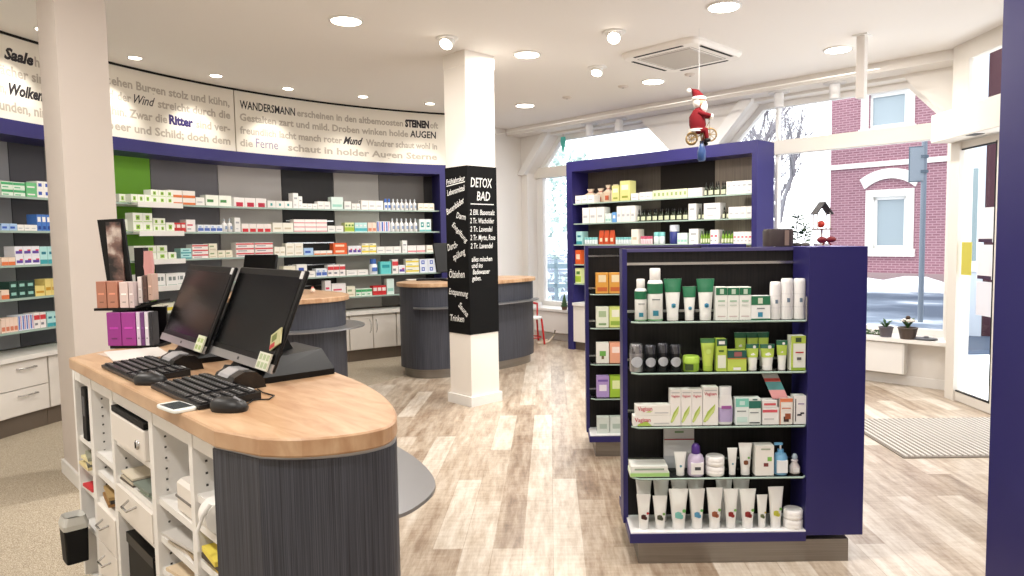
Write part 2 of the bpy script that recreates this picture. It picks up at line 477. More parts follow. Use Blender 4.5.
# entrance mat
mb = MB(); mb.box(2.28, 3.48, 4.45, 5.42, 0.0, 0.008, C_((132, 124, 114), .9))
n = 30
for k in range(n):
    x = 2.30 + k * 1.16 / n
    mb.box(x, x + .019, 4.47, 5.40, 0.008, 0.014, C_((196, 190, 182), .6))
tag(mb.build('entrance_mat'), 'ribbed grey entrance mat set before the glass door', 'mat')

# ---------------- pillars
def pillar_box(mb, s0, s1, t0, t1, z0, z1, mat): stbox(mb, s0, s1, t0, t1, z0, z1, mat)
p = MB(); pillar_box(p, -5.30, -4.812, .898, 1.150, 0, CEIL, PILLARP); pillar_box(p, -5.315, -4.797, .883, 1.165, 0, .09, WHITE)
structure(p, 'pillar_left', 'broad beige pillar beside the front counter')
# centre pillar: corner (-.693, 6.019), faces .33 wide
sc_, tc_ = (-.693 - 6.019) / S2, (-.693 + 6.019) / S2
S0, S1, T0, T1 = sc_ - .30, sc_, tc_, tc_ + .315
p = MB(); pillar_box(p, S0, S1, T0, T1, 0, CEIL, C_((240, 234, 226), .7)); pillar_box(p, S0 - .02, S1 + .02, T0 - .02, T1 + .02, 0, .085, WHITE)
pillar_box(p, S0 - .005, S1 + .005, T0 - .005, T1 + .005, 2.93, CEIL, C_((240, 234, 226), .7))
structure(p, 'pillar_centre', 'slim white pillar in the middle of the room')
# chalkboard wrap round the pillar
ch = MB(); pillar_box(ch, S0 - .006, S1 + .006, T0 - .006, T1 + .006, .63, 2.085, C_((9, 9, 10), .8, spec=.2))
CHALK = C_((235, 235, 232), .9)
ORI = None
def left_face(u, v): x, y = st(S0 - .006 + u, T0 - .0075); return (x, y, v)
def right_face(u, v): x, y = st(S1 + .0075, T0 - .006 + u); return (x, y, v)
def chalk(face, text, u0, z0, size, width, rot=0.0, bold=.012, shear=.15):
    c, s = math.cos(R(rot)), math.sin(R(rot))
    write(ch, text, lambda u, v: face(u0 + u * c - v * s, z0 - .35 * size + u * s + v * c), size, CHALK, width, shear, bold)
LEFTW = [('Frühjahrskur', .02, 1.96, .065, .265, 5), ('Lebensmittel', .03, 1.865, .07, .25, 8), ('Basenbäder', .02, 1.70, .075, .27, 22),
         ('Darm', .15, 1.67, .075, .13, -10), ('Entgiftung', .085, 1.60, .065, .25, -38), ('Durch-', .02, 1.385, .085, .15, 14),
         ('spülung', .10, 1.30, .08, .18, 20), ('Ölziehen', .03, 1.15, .09, .22, 2), ('Entspannung', .02, 1.00, .075, .27, -3), ('Sauna', .15, .90, .075, .15, -38), ('Trinken', .03, .765, .08, .20, 0)]
for t_, u0, z0, sz, wd, ro in LEFTW: chalk(left_face, t_, u0, z0, sz, wd, ro)
RIGHTW = [('DETOX', .035, 1.945, .115, .24), ('BAD', .10, 1.83, .11, .15), ('2 Eßl. Basensalz', .02, 1.69, .065, .28), ('2 Tr. Wacholder', .02, 1.617, .065, .27),
          ('2 Tr. Lavendel', .02, 1.545, .065, .25), ('2 Tr. Myrte, Rose', .02, 1.472, .065, .28), ('2 Tr. Lavendel', .02, 1.40, .065, .25),
          ('alles mischen', .03, 1.285, .06, .23), ('und ins', .03, 1.23, .06, .12), ('Badewasser', .04, 1.175, .06, .19), ('geben.', .03, 1.12, .06, .10)]
for t_, u0, z0, sz, wd in RIGHTW: chalk(right_face, t_, u0, z0, sz, wd, 0, .012)
for z, a, b_ in ((1.755, .03, .29), ):
    ch.quad(right_face(a, z), right_face(b_, z), right_face(b_, z + .008), right_face(a, z + .008), CHALK)
ch.quad(left_face(.02, 1.92), left_face(.28, 1.945), left_face(.28, 1.953), left_face(.02, 1.928), CHALK)
cb = ch.build('chalkboard'); tag(cb, 'black chalkboard wrapped round the white pillar, lettered with a bath recipe', 'chalkboard')

# ================================================================ CURVED SHELVING
def AP(a, r): a = R(a); return (0.6 - r * math.cos(a), 4.65 + r * math.sin(a))
LEVEL = [0, 1.83, 1.565, 1.30, 1.045, .79]
A0, A1 = -8.0, 65.7
sh = empty('curved_shelving', (*AP(30, 5.0), 0), 0, 'curved blue-framed pharmacy shelving with coloured back panels along the wall', 'shelving')
def shp(mb, name, parent=None):
    return wbuild(mb, name, parent or sh)
b = MB(); b.arc(A0, A1, 4.70, 5.12, 2.285, 2.40, BLUE); shp(b, 'fascia')
b = MB()
b.arc(A1 - .55, A1 + .6, 4.70, 5.14, .606, 2.40, BLUE); shp(b, 'end_panel')
bounds = [(A0, 12.11, (120, 120, 124), 'grey'), (12.11, 15.67, (62, 62, 68), 'charcoal'), (15.67, 22.0, (120, 120, 124), 'grey'), (22.0, 27.0, (104, 162, 34), 'green'), (27.0, 35.17, (98, 96, 100), 'slate'),
          (35.17, 43.44, (170, 166, 162), 'pale grey'), (43.44, 50.66, (24, 21, 22), 'black'), (50.66, 57.18, (160, 157, 152), 'silver'), (57.18, 63.9, (104, 100, 98), 'dark grey'), (63.9, A1, (34, 32, 34), 'black')]
for a0, a1, c, nm in bounds:
    b = MB(); b.arc(a0 + .04, a1 - .04, 5.07, 5.10, .62, 2.29, C_(tuple(int(v * 1.12) for v in c), .55))
    o = shp(b, 'back_panel'); o['label'] = nm + ' back panel'
for lv in range(1, 6):
    z = LEVEL[lv]
    b = MB(); b.arc(A0, A1 - .6, 4.76, 5.06, z - .012, z, SHELFG); b.arc(A0, A1 - .6, 4.755, 4.762, z - .016, z + .002, GEDGE)
    shp(b, 'glass_shelf')
    b = MB(); b.arc(22.0, 27.6, 4.68, 5.06, z - .022, z - .0, WHITE); b.arc(22.0, 27.6, 4.672, 4.682, z - .04, z + .008, WHITE)
    if lv in (1, 2, 3, 4): shp(b, 'white_shelf_board')
for z in (1.70, 1.44, 1.18, .93):
    b = MB(); b.arc(43.8, 50.4, 5.055, 5.068, z - .006, z + .006, CHROME); shp(b, 'rail')
# lower cabinets
def cab(a0, a1, kind, label):
    e = empty('base_cabinet', (*AP((a0 + a1) / 2, 4.75), 0), 0, label, 'cabinet', 'white base cabinets under the curved shelving')
    b = MB(); b.arc(a0, a1, 4.76, 5.14, .14, .565, C_((214, 208, 200), .5)); shp(b, 'body', e)
    b = MB(); b.arc(a0, a1, 4.77, 5.12, .003, .14, C_((104, 92, 80), .5)); shp(b, 'plinth', e)
    if kind == 'drawers':
        for z0, z1 in ((.15, .345), (.352, .56)):
            b = MB(); b.arc(a0 + .08, a1 - .08, 4.735, 4.757, z0, z1, CABW); d_ = shp(b, 'drawer', e)
            am = (a0 + a1) / 2 + .4
            h = MB(); zz = (z0 + z1) / 2 + .05
            pts = [(*AP(am - .9, 4.735), zz), (*AP(am - .9, 4.705), zz), (*AP(am + .9, 4.705), zz), (*AP(am + .9, 4.735), zz)]
            h.tube(pts, .006, CHROME); wbuild(h, 'handle', d_)
    else:
        for (d0, d1, hs) in kind:
            b = MB(); b.arc(d0 + .06, d1 - .06, 4.735, 4.757, .15, .56, CABW); d_ = shp(b, 'door', e)
            ah = d1 - .45 if hs > 0 else d0 + .45
            h = MB(); h.tube([(*AP(ah, 4.737), .50), (*AP(ah, 4.705), .47), (*AP(ah, 4.70), .42), (*AP(ah, 4.705), .37), (*AP(ah, 4.737), .34)], .005, CHROME)
            wbuild(h, 'handle', d_)
cab(5.6, 11.25, 'drawers', 'white base cabinet with two wide drawers, left of the beige pillar')
cab(11.3, 14.0, [(11.3, 14.0, 1)], 'narrow white base cabinet half behind the beige pillar')
cab(-6.0, 5.55, 'drawers', 'white drawer cabinet cut by the picture edge')
cab(43.45, 50.62, [(43.45, 47.0, 1), (47.05, 50.62, -1)], 'white base cabinet with a door handle beside the side counter')
cab(50.67, 57.85, [(50.67, 54.24, 1), (54.28, 57.85, -1)], 'white base cabinet with a pair of handles meeting in the middle')
cab(57.9, 65.4, [(57.9, 61.5, 1), (61.55, 65.4, -1)], 'white base cabinet behind the drum counter')
cab(14.05, 28.8, 'drawers', 'white drawer cabinet below the green panel')
cab(28.85, 43.4, 'drawers', 'white drawer cabinet below the slate and pale panels')
b = MB(); b.arc(A0, A1, 4.70, 5.15, .57, .605, C_((232, 228, 222), .35)); tag(b.build('worktop'), 'long curved white worktop over the base cabinets', 'worktop')

# lettered frieze over the shelving
INK = {'grey': C_((176, 168, 156), .8), 'dark': C_((34, 30, 36), .7), 'navy': C_((44, 34, 96), .7), 'mauve': C_((126, 114, 146), .7)}
ROWZ = [2.855, 2.73, 2.595, 2.465]
STY = {'hand': ('dark', .3, .045), 'grey': ('grey', 0, .03), 'script': ('dark', .45, .006), 'gothic': ('navy', 0, .055), 'caps': ('dark', .05, .02), 'heavy': ('dark', 0, .06), 'scrawl': ('dark', .45, .035), 'thin': ('mauve', 0, .0)}
def frieze(a0, a1, z0, z1, words_, label, grp):
    e = MB()
    e.arc(a0, a1, 4.72, 4.745, z0, z1, C_((226, 220, 208), .75))
    for r_, t_, w0, w1, sty in words_:
        ink, shr, bold = STY[sty]
        k = 4.7185 * math.pi / 180
        zz = ROWZ[r_]
        size = .105 if sty in ('grey', 'thin') else .118
        if sty == 'thin': size = .14
        write(e, t_, lambda u, v: (*AP(w0 + u / k, 4.7185), zz + v), size, INK[ink], (w1 - w0) * k, shr, bold)
    o = e.build('lettered_frieze'); tag(o, label, 'frieze', grp)
WORDS=[
(0, 'Saale', 8.57, 11.56, 'hand'),
(0, 'hellem Strande st', 11.68, 19.97, 'grey'),
(0, 'ehen Burgen stolz und kühn,', 20.07, 34.69, 'grey'),
(1, 'Ihre D', 5.94, 8.01, 'grey'),
(1, 'ächer sind', 8.05, 13.25, 'grey'),
(1, 'zerfallen, und', 13.8, 20.21, 'grey'),
(1, 'der', 20.62, 22.28, 'grey'),
(1, 'Wind', 22.61, 25.15, 'script'),
(1, 'streicht durch die', 25.47, 34.72, 'grey'),
(2, 'n,', 7.97, 8.57, 'grey'),
(2, 'Wolken', 8.84, 12.38, 'hand'),
(2, 'ziehen drüber', 12.84, 19.53, 'grey'),
(2, 'hin. Zwar die', 19.92, 26.55, 'grey'),
(2, 'Ritter', 26.76, 29.8, 'gothic'),
(2, 'sind ver-', 30.16, 34.62, 'grey'),
(3, 'unden, nimmer klingen Sp', 7.78, 20.03, 'grey'),
(3, 'eer und Schild; doch dem', 20.15, 34.58, 'grey'),
(0, 'WANDERSMANN', 36.07, 43.7, 'caps'),
(0, 'erscheinen in den altbemoosten', 43.94, 59.72, 'grey'),
(0, 'STEINEN', 60.01, 63.74, 'heavy'),
(0, 'oft', 63.89, 65.15, 'grey'),
(1, 'Gestalten zart und mild. Droben winken holde', 35.97, 60.46, 'grey'),
(1, 'AUGEN', 60.74, 64.8, 'caps'),
(2, 'freundlich lacht manch roter', 35.92, 50.41, 'grey'),
(2, 'Mund', 50.53, 53.52, 'scrawl'),
(2, 'Wandrer schaut wohl in', 53.96, 64.92, 'grey'),
(3, 'die', 35.87, 37.64, 'grey'),
(3, 'Ferne', 38.04, 41.1, 'thin'),
(3, 'schaut in holder Augen Sterne', 42.47, 64.89, 'grey'),
]

frieze(5.0, 35.25, 2.40, 3.03, [w_ for w_ in WORDS if w_[2] < 35], 'first lettered panel of the frieze, with Saale, Wolken, Wind and Ritter', None)
frieze(35.4, 66.6, 2.40, 3.03, [w_ for w_ in WORDS if w_[2] > 35], 'second lettered panel of the frieze, with WANDERSMANN, STEINEN and AUGEN', None)
frieze(A0, 4.9, 2.40, 3.03, [], 'blank frieze panel at the end of the curved wall', None)
b = MB(); b.arc(A0, 66.6, 4.715, 4.76, 3.03, 3.05, BLACK)  # black strip stands in for the shade above the frieze
structure(b, 'trim_6', 'black strip painted as the shadow between frieze and ceiling')
WALL=[
(1, 8.19, 10.6, 2, 0.055, 2, 'green_white'),
(1, 10.69, 11.83, 1, 0.057, 2, 'green_plain'),
(1, 11.83, 13.29, 2, 0.066, 2, 'blue_logo'),
(2, 7.96, 9.56, 2, 0.055, 1, 'blue_pale'),
(2, 9.56, 11.61, 3, 0.048, 1, 'white_low'),
(2, 11.61, 13.08, 3, 0.132, 1, 'blue_tall'),
(3, 7.73, 9.13, 2, 0.062, 1, 'orange_low'),
(3, 9.13, 11.7, 3, 0.072, 2, 'purple_white'),
(3, 11.71, 13.29, 2, 0.141, 1, 'teal_pale'),
(4, 7.5, 8.3, 1, 0.07, 1, 'orange_low'),
(4, 8.31, 10.96, 3, 0.064, 2, 'dark_green'),
(4, 10.97, 12.01, 1, 0.082, 1, 'yellow_box'),
(4, 12.02, 13.4, 2, 0.133, 1, 'yellow_box'),
(5, 7.28, 8.98, 4, 0.109, 1, 'peach_pale'),
(5, 9.0, 10.64, 4, 0.12, 1, 'blue_stripe'),
(5, 10.65, 11.91, 2, 0.123, 1, 'red_white'),
(5, 12.02, 13.3, 2, 0.117, 1, 'teal_pale'),
(1, 20.81, 24.0, 4, 0.075, 1, 'green_dot'),
(1, 24.0, 26.8, 3, 0.063, 2, 'green_dot'),
(1, 26.85, 30.18, 2, 0.07, 2, 'orange_white'),
(1, 30.18, 31.34, 1, 0.082, 1, 'white_low'),
(1, 31.46, 34.87, 2, 0.111, 1, 'green_logo'),
(1, 35.13, 39.6, 3, 0.099, 1, 'red_oval'),
(1, 39.74, 43.23, 3, 0.079, 1, 'teal_dot'),
(1, 43.3, 44.08, 1, 0.173, 1, 'white_tall'),
(1, 44.08, 44.65, 1, 0.139, 1, 'white_tall'),
(1, 44.65, 46.81, 3, 0.059, 1, 'white_low'),
(1, 46.88, 48.7, 2, 0.089, 1, 'white_low'),
(1, 48.84, 50.61, 1, 0.145, 1, 'mint_white'),
(1, 50.75, 51.79, 1, 0.097, 1, 'white_low'),
(1, 51.87, 53.13, 2, 0.074, 1, 'white_low'),
(1, 53.28, 56.6, 3, 0.112, 1, 'white_low'),
(1, 56.76, 57.82, 2, 0.139, 1, 'tube_blue'),
(1, 57.9, 61.83, 6, 0.14, 1, 'tube_white'),
(1, 61.98, 64.48, 3, 0.091, 1, 'cream_white'),
(2, 20.63, 21.68, 1, 0.111, 1, 'green_dot'),
(2, 21.68, 24.06, 2, 0.085, 2, 'green_dot'),
(2, 24.12, 25.64, 2, 0.063, 2, 'green_dot'),
(2, 25.7, 26.75, 1, 0.088, 1, 'green_dot'),
(2, 26.94, 28.75, 3, 0.09, 1, 'red_box'),
(2, 28.81, 30.02, 1, 0.122, 1, 'pink_white'),
(2, 30.27, 33.52, 4, 0.073, 1, 'blue_wave'),
(2, 33.59, 34.98, 2, 0.139, 1, 'tube_white'),
(2, 35.12, 35.92, 1, 0.151, 1, 'white_tall'),
(2, 36.05, 40.16, 4, 0.088, 1, 'red_low'),
(2, 40.3, 43.24, 2, 0.103, 1, 'cream_white'),
(2, 43.31, 48.14, 3, 0.047, 3, 'pink_line'),
(2, 48.22, 50.5, 2, 0.072, 1, 'white_low'),
(2, 50.72, 52.13, 3, 0.11, 1, 'lime_white'),
(2, 52.21, 54.08, 3, 0.111, 1, 'teal_white'),
(2, 54.16, 55.44, 2, 0.112, 1, 'peach_pale'),
(2, 55.52, 57.58, 3, 0.126, 1, 'blue_stripe'),
(2, 57.66, 61.9, 6, 0.166, 1, 'tube_white'),
(2, 62.06, 63.93, 2, 0.156, 1, 'teal_ring'),
(3, 21.61, 25.71, 3, 0.067, 2, 'green_dot'),
(3, 25.77, 26.83, 1, 0.069, 1, 'green_dot'),
(3, 27.95, 29.35, 1, 0.051, 2, 'teal_pale'),
(3, 29.41, 31.54, 1, 0.046, 3, 'red_white'),
(3, 31.6, 32.71, 1, 0.073, 2, 'beige_white'),
(3, 32.78, 34.7, 2, 0.075, 1, 'beige_white'),
(3, 35.11, 40.3, 2, 0.05, 3, 'red_white'),
(3, 40.44, 41.98, 2, 0.102, 1, 'cream_white'),
(3, 42.06, 44.54, 2, 0.069, 2, 'cream_white'),
(3, 44.62, 45.99, 1, 0.082, 1, 'blue_pale'),
(3, 46.06, 48.76, 3, 0.048, 1, 'orange_white'),
(3, 48.84, 50.98, 1, 0.067, 2, 'orange_full'),
(3, 51.13, 53.08, 3, 0.098, 1, 'purple_white'),
(3, 53.15, 55.35, 2, 0.062, 2, 'yellow_white'),
(3, 55.42, 59.18, 3, 0.082, 1, 'white_low'),
(3, 59.33, 60.11, 1, 0.154, 1, 'white_tall'),
(3, 60.19, 62.91, 2, 0.09, 1, 'pink_line'),
(3, 63.07, 64.32, 1, 0.091, 1, 'cream_white'),
(4, 20.38, 25.29, 4, 0.124, 1, 'white_logo'),
(4, 25.36, 28.42, 2, 0.119, 1, 'white_logo'),
(4, 28.56, 30.99, 2, 0.082, 1, 'white_low'),
(4, 41.58, 43.35, 1, 0.138, 1, 'beige_white'),
(4, 43.42, 45.0, 1, 0.152, 1, 'blue_logo'),
(4, 45.08, 46.16, 1, 0.071, 1, 'white_low'),
(4, 46.24, 47.91, 2, 0.095, 1, 'blue_wave'),
(4, 47.99, 50.58, 3, 0.133, 1, 'red_white'),
(4, 50.73, 54.03, 2, 0.062, 1, 'white_low'),
(4, 54.34, 55.71, 1, 0.188, 1, 'tube_blue'),
(4, 55.86, 57.55, 1, 0.152, 1, 'teal_full'),
(4, 57.7, 58.63, 1, 0.178, 1, 'red_white'),
(4, 58.71, 59.71, 1, 0.102, 1, 'purple_white'),
(4, 59.79, 61.89, 1, 0.058, 3, 'yellow_white'),
(4, 61.97, 64.56, 2, 0.085, 2, 'blue_ring'),
(5, 23.43, 30.17, 5, 0.09, 1, 'yellow_white'),
(5, 47.51, 48.39, 1, 0.204, 1, 'pink_white'),
(5, 48.47, 50.62, 1, 0.164, 1, 'pink_white'),
(5, 50.7, 51.97, 1, 0.123, 1, 'beige_white'),
(5, 52.05, 54.55, 3, 0.087, 1, 'green_white'),
(5, 54.63, 56.69, 3, 0.113, 1, 'red_box'),
(5, 56.77, 57.92, 1, 0.191, 1, 'mint_white'),
]
GOND=[
(1,'bottle_slim',0.398,0.053,0.183),
(1,'bottle_tall',0.461,0.068,0.229),
(1,'tube_green',0.537,0.079,0.183),
(1,'tube_green',0.611,0.061,0.148),
(1,'tube_green',0.681,0.079,0.181),
(1,'carton_greentop',0.746,0.049,0.145),
(1,'carton_greentop',0.797,0.050,0.144),
(1,'carton_greentop',0.849,0.050,0.144),
(1,'carton_greenband',0.917,0.083,0.104),
(1,'can_white',0.989,0.048,0.164),
(1,'can_white',1.040,0.053,0.178),
(1,'can_white',1.095,0.053,0.177),
(2,'spray_can',0.378,0.060,0.124),
(2,'spray_can',0.439,0.053,0.118),
(2,'spray_can',0.494,0.052,0.125),
(2,'spray_can',0.550,0.054,0.119),
(2,'jar_lime',0.619,0.075,0.066),
(2,'tube_lime',0.692,0.067,0.143),
(2,'carton_lime',0.748,0.044,0.142),
(2,'carton_limewide',0.815,0.083,0.092),
(2,'tube_limewhite',0.889,0.058,0.115),
(2,'tube_limewhite',0.955,0.066,0.114),
(2,'tube_limewhite',1.019,0.050,0.130),
(2,'carton_limetall',1.083,0.064,0.152),
(3,'carton_flat',0.442,0.154,0.083),
(3,'carton_tall',0.546,0.046,0.161),
(3,'carton_tall',0.594,0.046,0.161),
(3,'carton_tall',0.641,0.046,0.160),
(3,'carton_tall',0.700,0.067,0.170),
(3,'bottle_purple',0.770,0.067,0.168),
(3,'carton_teal',0.839,0.057,0.118),
(3,'carton_darkteal',0.895,0.053,0.118),
(3,'carton_small',0.965,0.072,0.071),
(3,'carton_orange',1.033,0.056,0.116),
(3,'carton_script',1.095,0.055,0.126),
(4,'carton_packs',0.432,0.173,0.038),
(4,'carton_big',0.584,0.137,0.192),
(4,'tube_white',0.571,0.057,0.105),
(4,'bottle_violetcap',0.641,0.074,0.140),
(4,'jar_white',0.727,0.082,0.075),
(4,'tube_white',0.803,0.045,0.120),
(4,'tube_white',0.861,0.061,0.142),
(4,'carton_white',0.940,0.082,0.136),
(4,'pump_blue',1.019,0.062,0.140),
(4,'bottle_clear',1.083,0.049,0.088),
(5,'tube_white',0.408,0.065,0.159),
(5,'tube_white',0.481,0.066,0.151),
(5,'tube_white',0.564,0.089,0.182),
(5,'tube_white',0.647,0.073,0.181),
(5,'tube_white',0.726,0.075,0.185),
(5,'tube_white',0.799,0.067,0.179),
(5,'tube_white',0.874,0.076,0.178),
(5,'tube_white',0.939,0.049,0.150),
(5,'tube_white',1.000,0.071,0.186),
(5,'jar_white',1.078,0.085,0.107),
]
CASE=[
(1,-6.205,-5.878,3,0.102,'white_low'),
(1,-6.186,-6.012,1,0.191,'gift_bag'),
(1,-5.995,-5.844,1,0.189,'gift_bag'),
(1,-5.844,-5.599,2,0.223,'gift_bag'),
(1,-5.591,-5.472,1,0.195,'yellow_tall'),
(1,-5.464,-5.302,1,0.241,'yellow_tall'),
(1,-5.294,-5.181,1,0.083,'white_low'),
(1,-5.166,-4.975,2,0.088,'white_low'),
(1,-4.968,-4.490,8,0.097,'pale_green'),
(1,-4.484,-4.295,3,0.094,'white_low'),
(1,-4.282,-4.008,7,0.151,'dark_bottle'),
(1,-3.996,-3.689,5,0.137,'white_tall'),
(2,-6.085,-5.715,3,0.196,'white_low'),
(2,-5.698,-5.601,2,0.111,'mint_white'),
(2,-5.585,-5.521,1,0.123,'blue_full'),
(2,-5.513,-5.227,4,0.193,'white_low'),
(2,-5.212,-4.490,17,0.145,'dark_bottle'),
(2,-4.477,-4.371,1,0.178,'white_tall'),
(2,-4.358,-4.294,2,0.133,'dark_bottle'),
(2,-4.281,-4.067,1,0.174,'white_tall'),
(2,-4.055,-3.982,2,0.129,'dark_bottle'),
(2,-3.970,-3.687,4,0.121,'white_low'),
(3,-6.194,-6.089,1,0.168,'teal_pale'),
(3,-6.071,-5.850,5,0.089,'jar_mix'),
(3,-5.833,-5.571,3,0.175,'red_pouch'),
(3,-5.555,-5.305,6,0.086,'jar_mix'),
(3,-5.289,-5.183,1,0.180,'cream_white'),
(3,-5.168,-4.991,5,0.095,'pink_jar'),
(3,-4.976,-4.819,2,0.140,'jar_mix'),
(3,-4.763,-4.638,1,0.218,'blue_jar'),
(3,-4.624,-4.489,3,0.125,'mint_white'),
(3,-4.469,-4.345,1,0.168,'white_tall'),
(3,-4.332,-4.204,4,0.144,'green_bottle'),
(3,-4.191,-4.091,2,0.153,'pink_white'),
(3,-4.066,-3.920,4,0.140,'green_bottle'),
(3,-3.908,-3.685,5,0.127,'pink_white'),
(4,-6.215,-6.109,1,0.182,'orange_full'),
(5,-6.218,-6.112,1,0.196,'lime_white'),
]
# ================================================================ PRODUCTS
Wt = (240, 238, 234)
# style: name, description, base colour, marks (x0, x1, z0, z1, colour), depth, shape
STYLE = {
 'green_white': ('green and white carton', (226, 240, 226), [(0, 1, .55, .9, (70, 170, 110)), (.1, .6, .15, .3, (90, 180, 130))]),
 'green_plain': ('green carton', (110, 190, 130), [(.1, .8, .3, .5, Wt)]),
 'blue_logo': ('white carton with a blue emblem', Wt, [(.2, .7, .35, .75, (60, 90, 180))]),
 'blue_pale': ('pale blue carton', (170, 200, 235), [(.1, .7, .3, .6, (50, 90, 190))]),
 'white_low': ('plain white carton', Wt, [(.15, .75, .35, .5, (190, 192, 196))]),
 'blue_tall': ('tall blue carton', (70, 120, 200), [(.15, .85, .55, .85, Wt), (.2, .8, .1, .3, (20, 60, 140))]),
 'orange_low': ('orange and white carton', (240, 215, 195), [(0, 1, 0, .45, (225, 120, 70))]),
 'purple_white': ('white carton with a purple flash', (236, 236, 244), [(.1, .9, .2, .5, (96, 70, 160)), (.5, .9, .5, .65, (220, 60, 90))]),
 'teal_pale': ('pale teal carton', (180, 226, 226), [(0, 1, 0, .25, (60, 160, 170)), (.2, .8, .55, .7, (30, 120, 140))]),
 'dark_green': ('dark green carton', (24, 60, 52), [(.2, .8, .35, .7, (150, 200, 190))]),
 'yellow_box': ('yellow carton', (230, 210, 130), [(.1, .9, .3, .5, (200, 150, 40))]),
 'peach_pale': ('slim peach carton', (238, 212, 196), [(.1, .9, .1, .4, (214, 130, 100))]),
 'blue_stripe': ('carton with blue stripes', (225, 232, 244), [(.1, .4, .05, .95, (50, 90, 190)), (.6, .75, .05, .95, (200, 60, 70))]),
 'red_white': ('red and white carton', (244, 236, 234), [(0, 1, .55, .85, (210, 60, 66)), (.1, .6, .2, .35, (130, 130, 140))]),
 'green_dot': ('white carton with a green dot', (240, 244, 232), [(.3, .7, .25, .75, (150, 196, 70)), (.4, .6, .4, .6, (90, 120, 60)), (.05, .95, .05, .12, (170, 210, 110))]),
 'orange_white': ('white carton with an orange base', (244, 238, 232), [(0, 1, 0, .35, (224, 120, 60))]),
 'green_logo': ('white carton with a green sign', (238, 242, 232), [(.1, .6, .35, .6, (70, 140, 70))]),
 'red_oval': ('white carton with a red oval', (242, 238, 236), [(.2, .85, .05, .5, (190, 30, 60))]),
 'teal_dot': ('white carton with a teal dot', Wt, [(.35, .6, .3, .65, (60, 160, 160))]),
 'white_tall': ('tall white carton', (238, 238, 236), [(.2, .8, .6, .72, (170, 174, 180)), (.2, .6, .2, .26, (190, 190, 196))]),
 'mint_white': ('pale mint carton', (222, 240, 234), [(.1, .9, .2, .4, (160, 214, 200))]),
 'cream_white': ('cream carton', (242, 238, 226), [(.15, .8, .3, .48, (210, 196, 170))]),
 'red_box': ('red carton', (206, 44, 48), [(.1, .9, .45, .8, (240, 224, 220))]),
 'pink_white': ('white carton with a pink line', (244, 238, 238), [(.1, .7, .5, .62, (214, 70, 100)), (.1, .5, .2, .28, (150, 150, 160))]),
 'blue_wave': ('white carton with a blue wave', (232, 238, 246), [(.05, .95, .15, .55, (80, 110, 190)), (.2, .6, .6, .8, (160, 190, 230))]),
 'red_low': ('white carton with a red wedge', (244, 236, 232), [(.1, .9, .0, .42, (206, 40, 50))]),
 'pink_line': ('flat white carton with a rose edge', (244, 238, 236), [(0, 1, .1, .3, (226, 130, 140))]),
 'lime_white': ('lime and white carton', (228, 236, 170), [(0, 1, .1, .5, (170, 200, 60)), (.2, .8, .6, .8, (90, 140, 60))]),
 'teal_white': ('light teal carton', (190, 230, 230), [(0, 1, .1, .4, (80, 180, 190)), (.2, .8, .6, .75, Wt)]),
 'teal_ring': ('white carton with a teal ring', (230, 240, 240), [(.25, .75, .35, .75, (40, 150, 150)), (.38, .62, .47, .63, (230, 240, 240)), (0, 1, 0, .15, (120, 200, 200))]),
 'beige_white': ('beige carton', (240, 234, 214), [(.1, .6, .5, .7, (150, 170, 130)), (.1, .8, .15, .25, (200, 190, 160))]),
 'orange_full': ('orange carton', (226, 96, 44), [(.15, .8, .35, .7, (250, 220, 190))]),
 'yellow_white': ('white carton with a yellow band', (242, 240, 224), [(0, 1, .25, .6, (232, 214, 70)), (.1, .5, .7, .8, (110, 110, 120))]),
 'white_logo': ('white carton with grey rings', (242, 242, 240), [(.2, .45, .45, .75, (130, 140, 140)), (.55, .8, .45, .75, (130, 140, 140)), (.1, .9, .08, .13, (180, 200, 190))]),
 'teal_full': ('turquoise carton', (100, 204, 204), [(.15, .85, .5, .75, (30, 150, 160))]),
 'blue_ring': ('white carton with a blue ring', (228, 234, 246), [(.2, .6, .25, .8, (70, 100, 190)), (.32, .48, .4, .65, (228, 234, 246))]),
 'green_white2': ('', Wt, []),
 'pale_green': ('pale green carton', (226, 232, 196), [(.25, .75, .3, .7, (150, 170, 110))]),
 'yellow_tall': ('tall yellow-green carton', (214, 212, 140), [(.15, .85, .55, .8, (240, 240, 210)), (.2, .8, .15, .25, (150, 160, 60))]),
 'blue_full': ('light blue carton', (110, 170, 230), [(.2, .8, .4, .7, Wt)]),
}
_PM = {}
def carton_mesh(style, w, h, d):
    key = (style, round(w, 3), round(h, 3), round(d, 3))
    if key in _PM: return _PM[key]
    _, base, marks = STYLE[style]
    b = MB(); b.box(-w / 2, w / 2, -d / 2, d / 2, 0, h, C_(base, .5))
    for i, (x0, x1, z0, z1, c) in enumerate(marks):
        y = -d / 2 - .0006 - .0004 * i
        b.quad((-w / 2 + x0 * w, y, z0 * h), (-w / 2 + x1 * w, y, z0 * h), (-w / 2 + x1 * w, y, z1 * h), (-w / 2 + x0 * w, y, z1 * h), C_(c, .5))
    o = b.build('medicine_carton'); me = o.data; bpy.data.objects.remove(o)
    _PM[key] = me
    return me
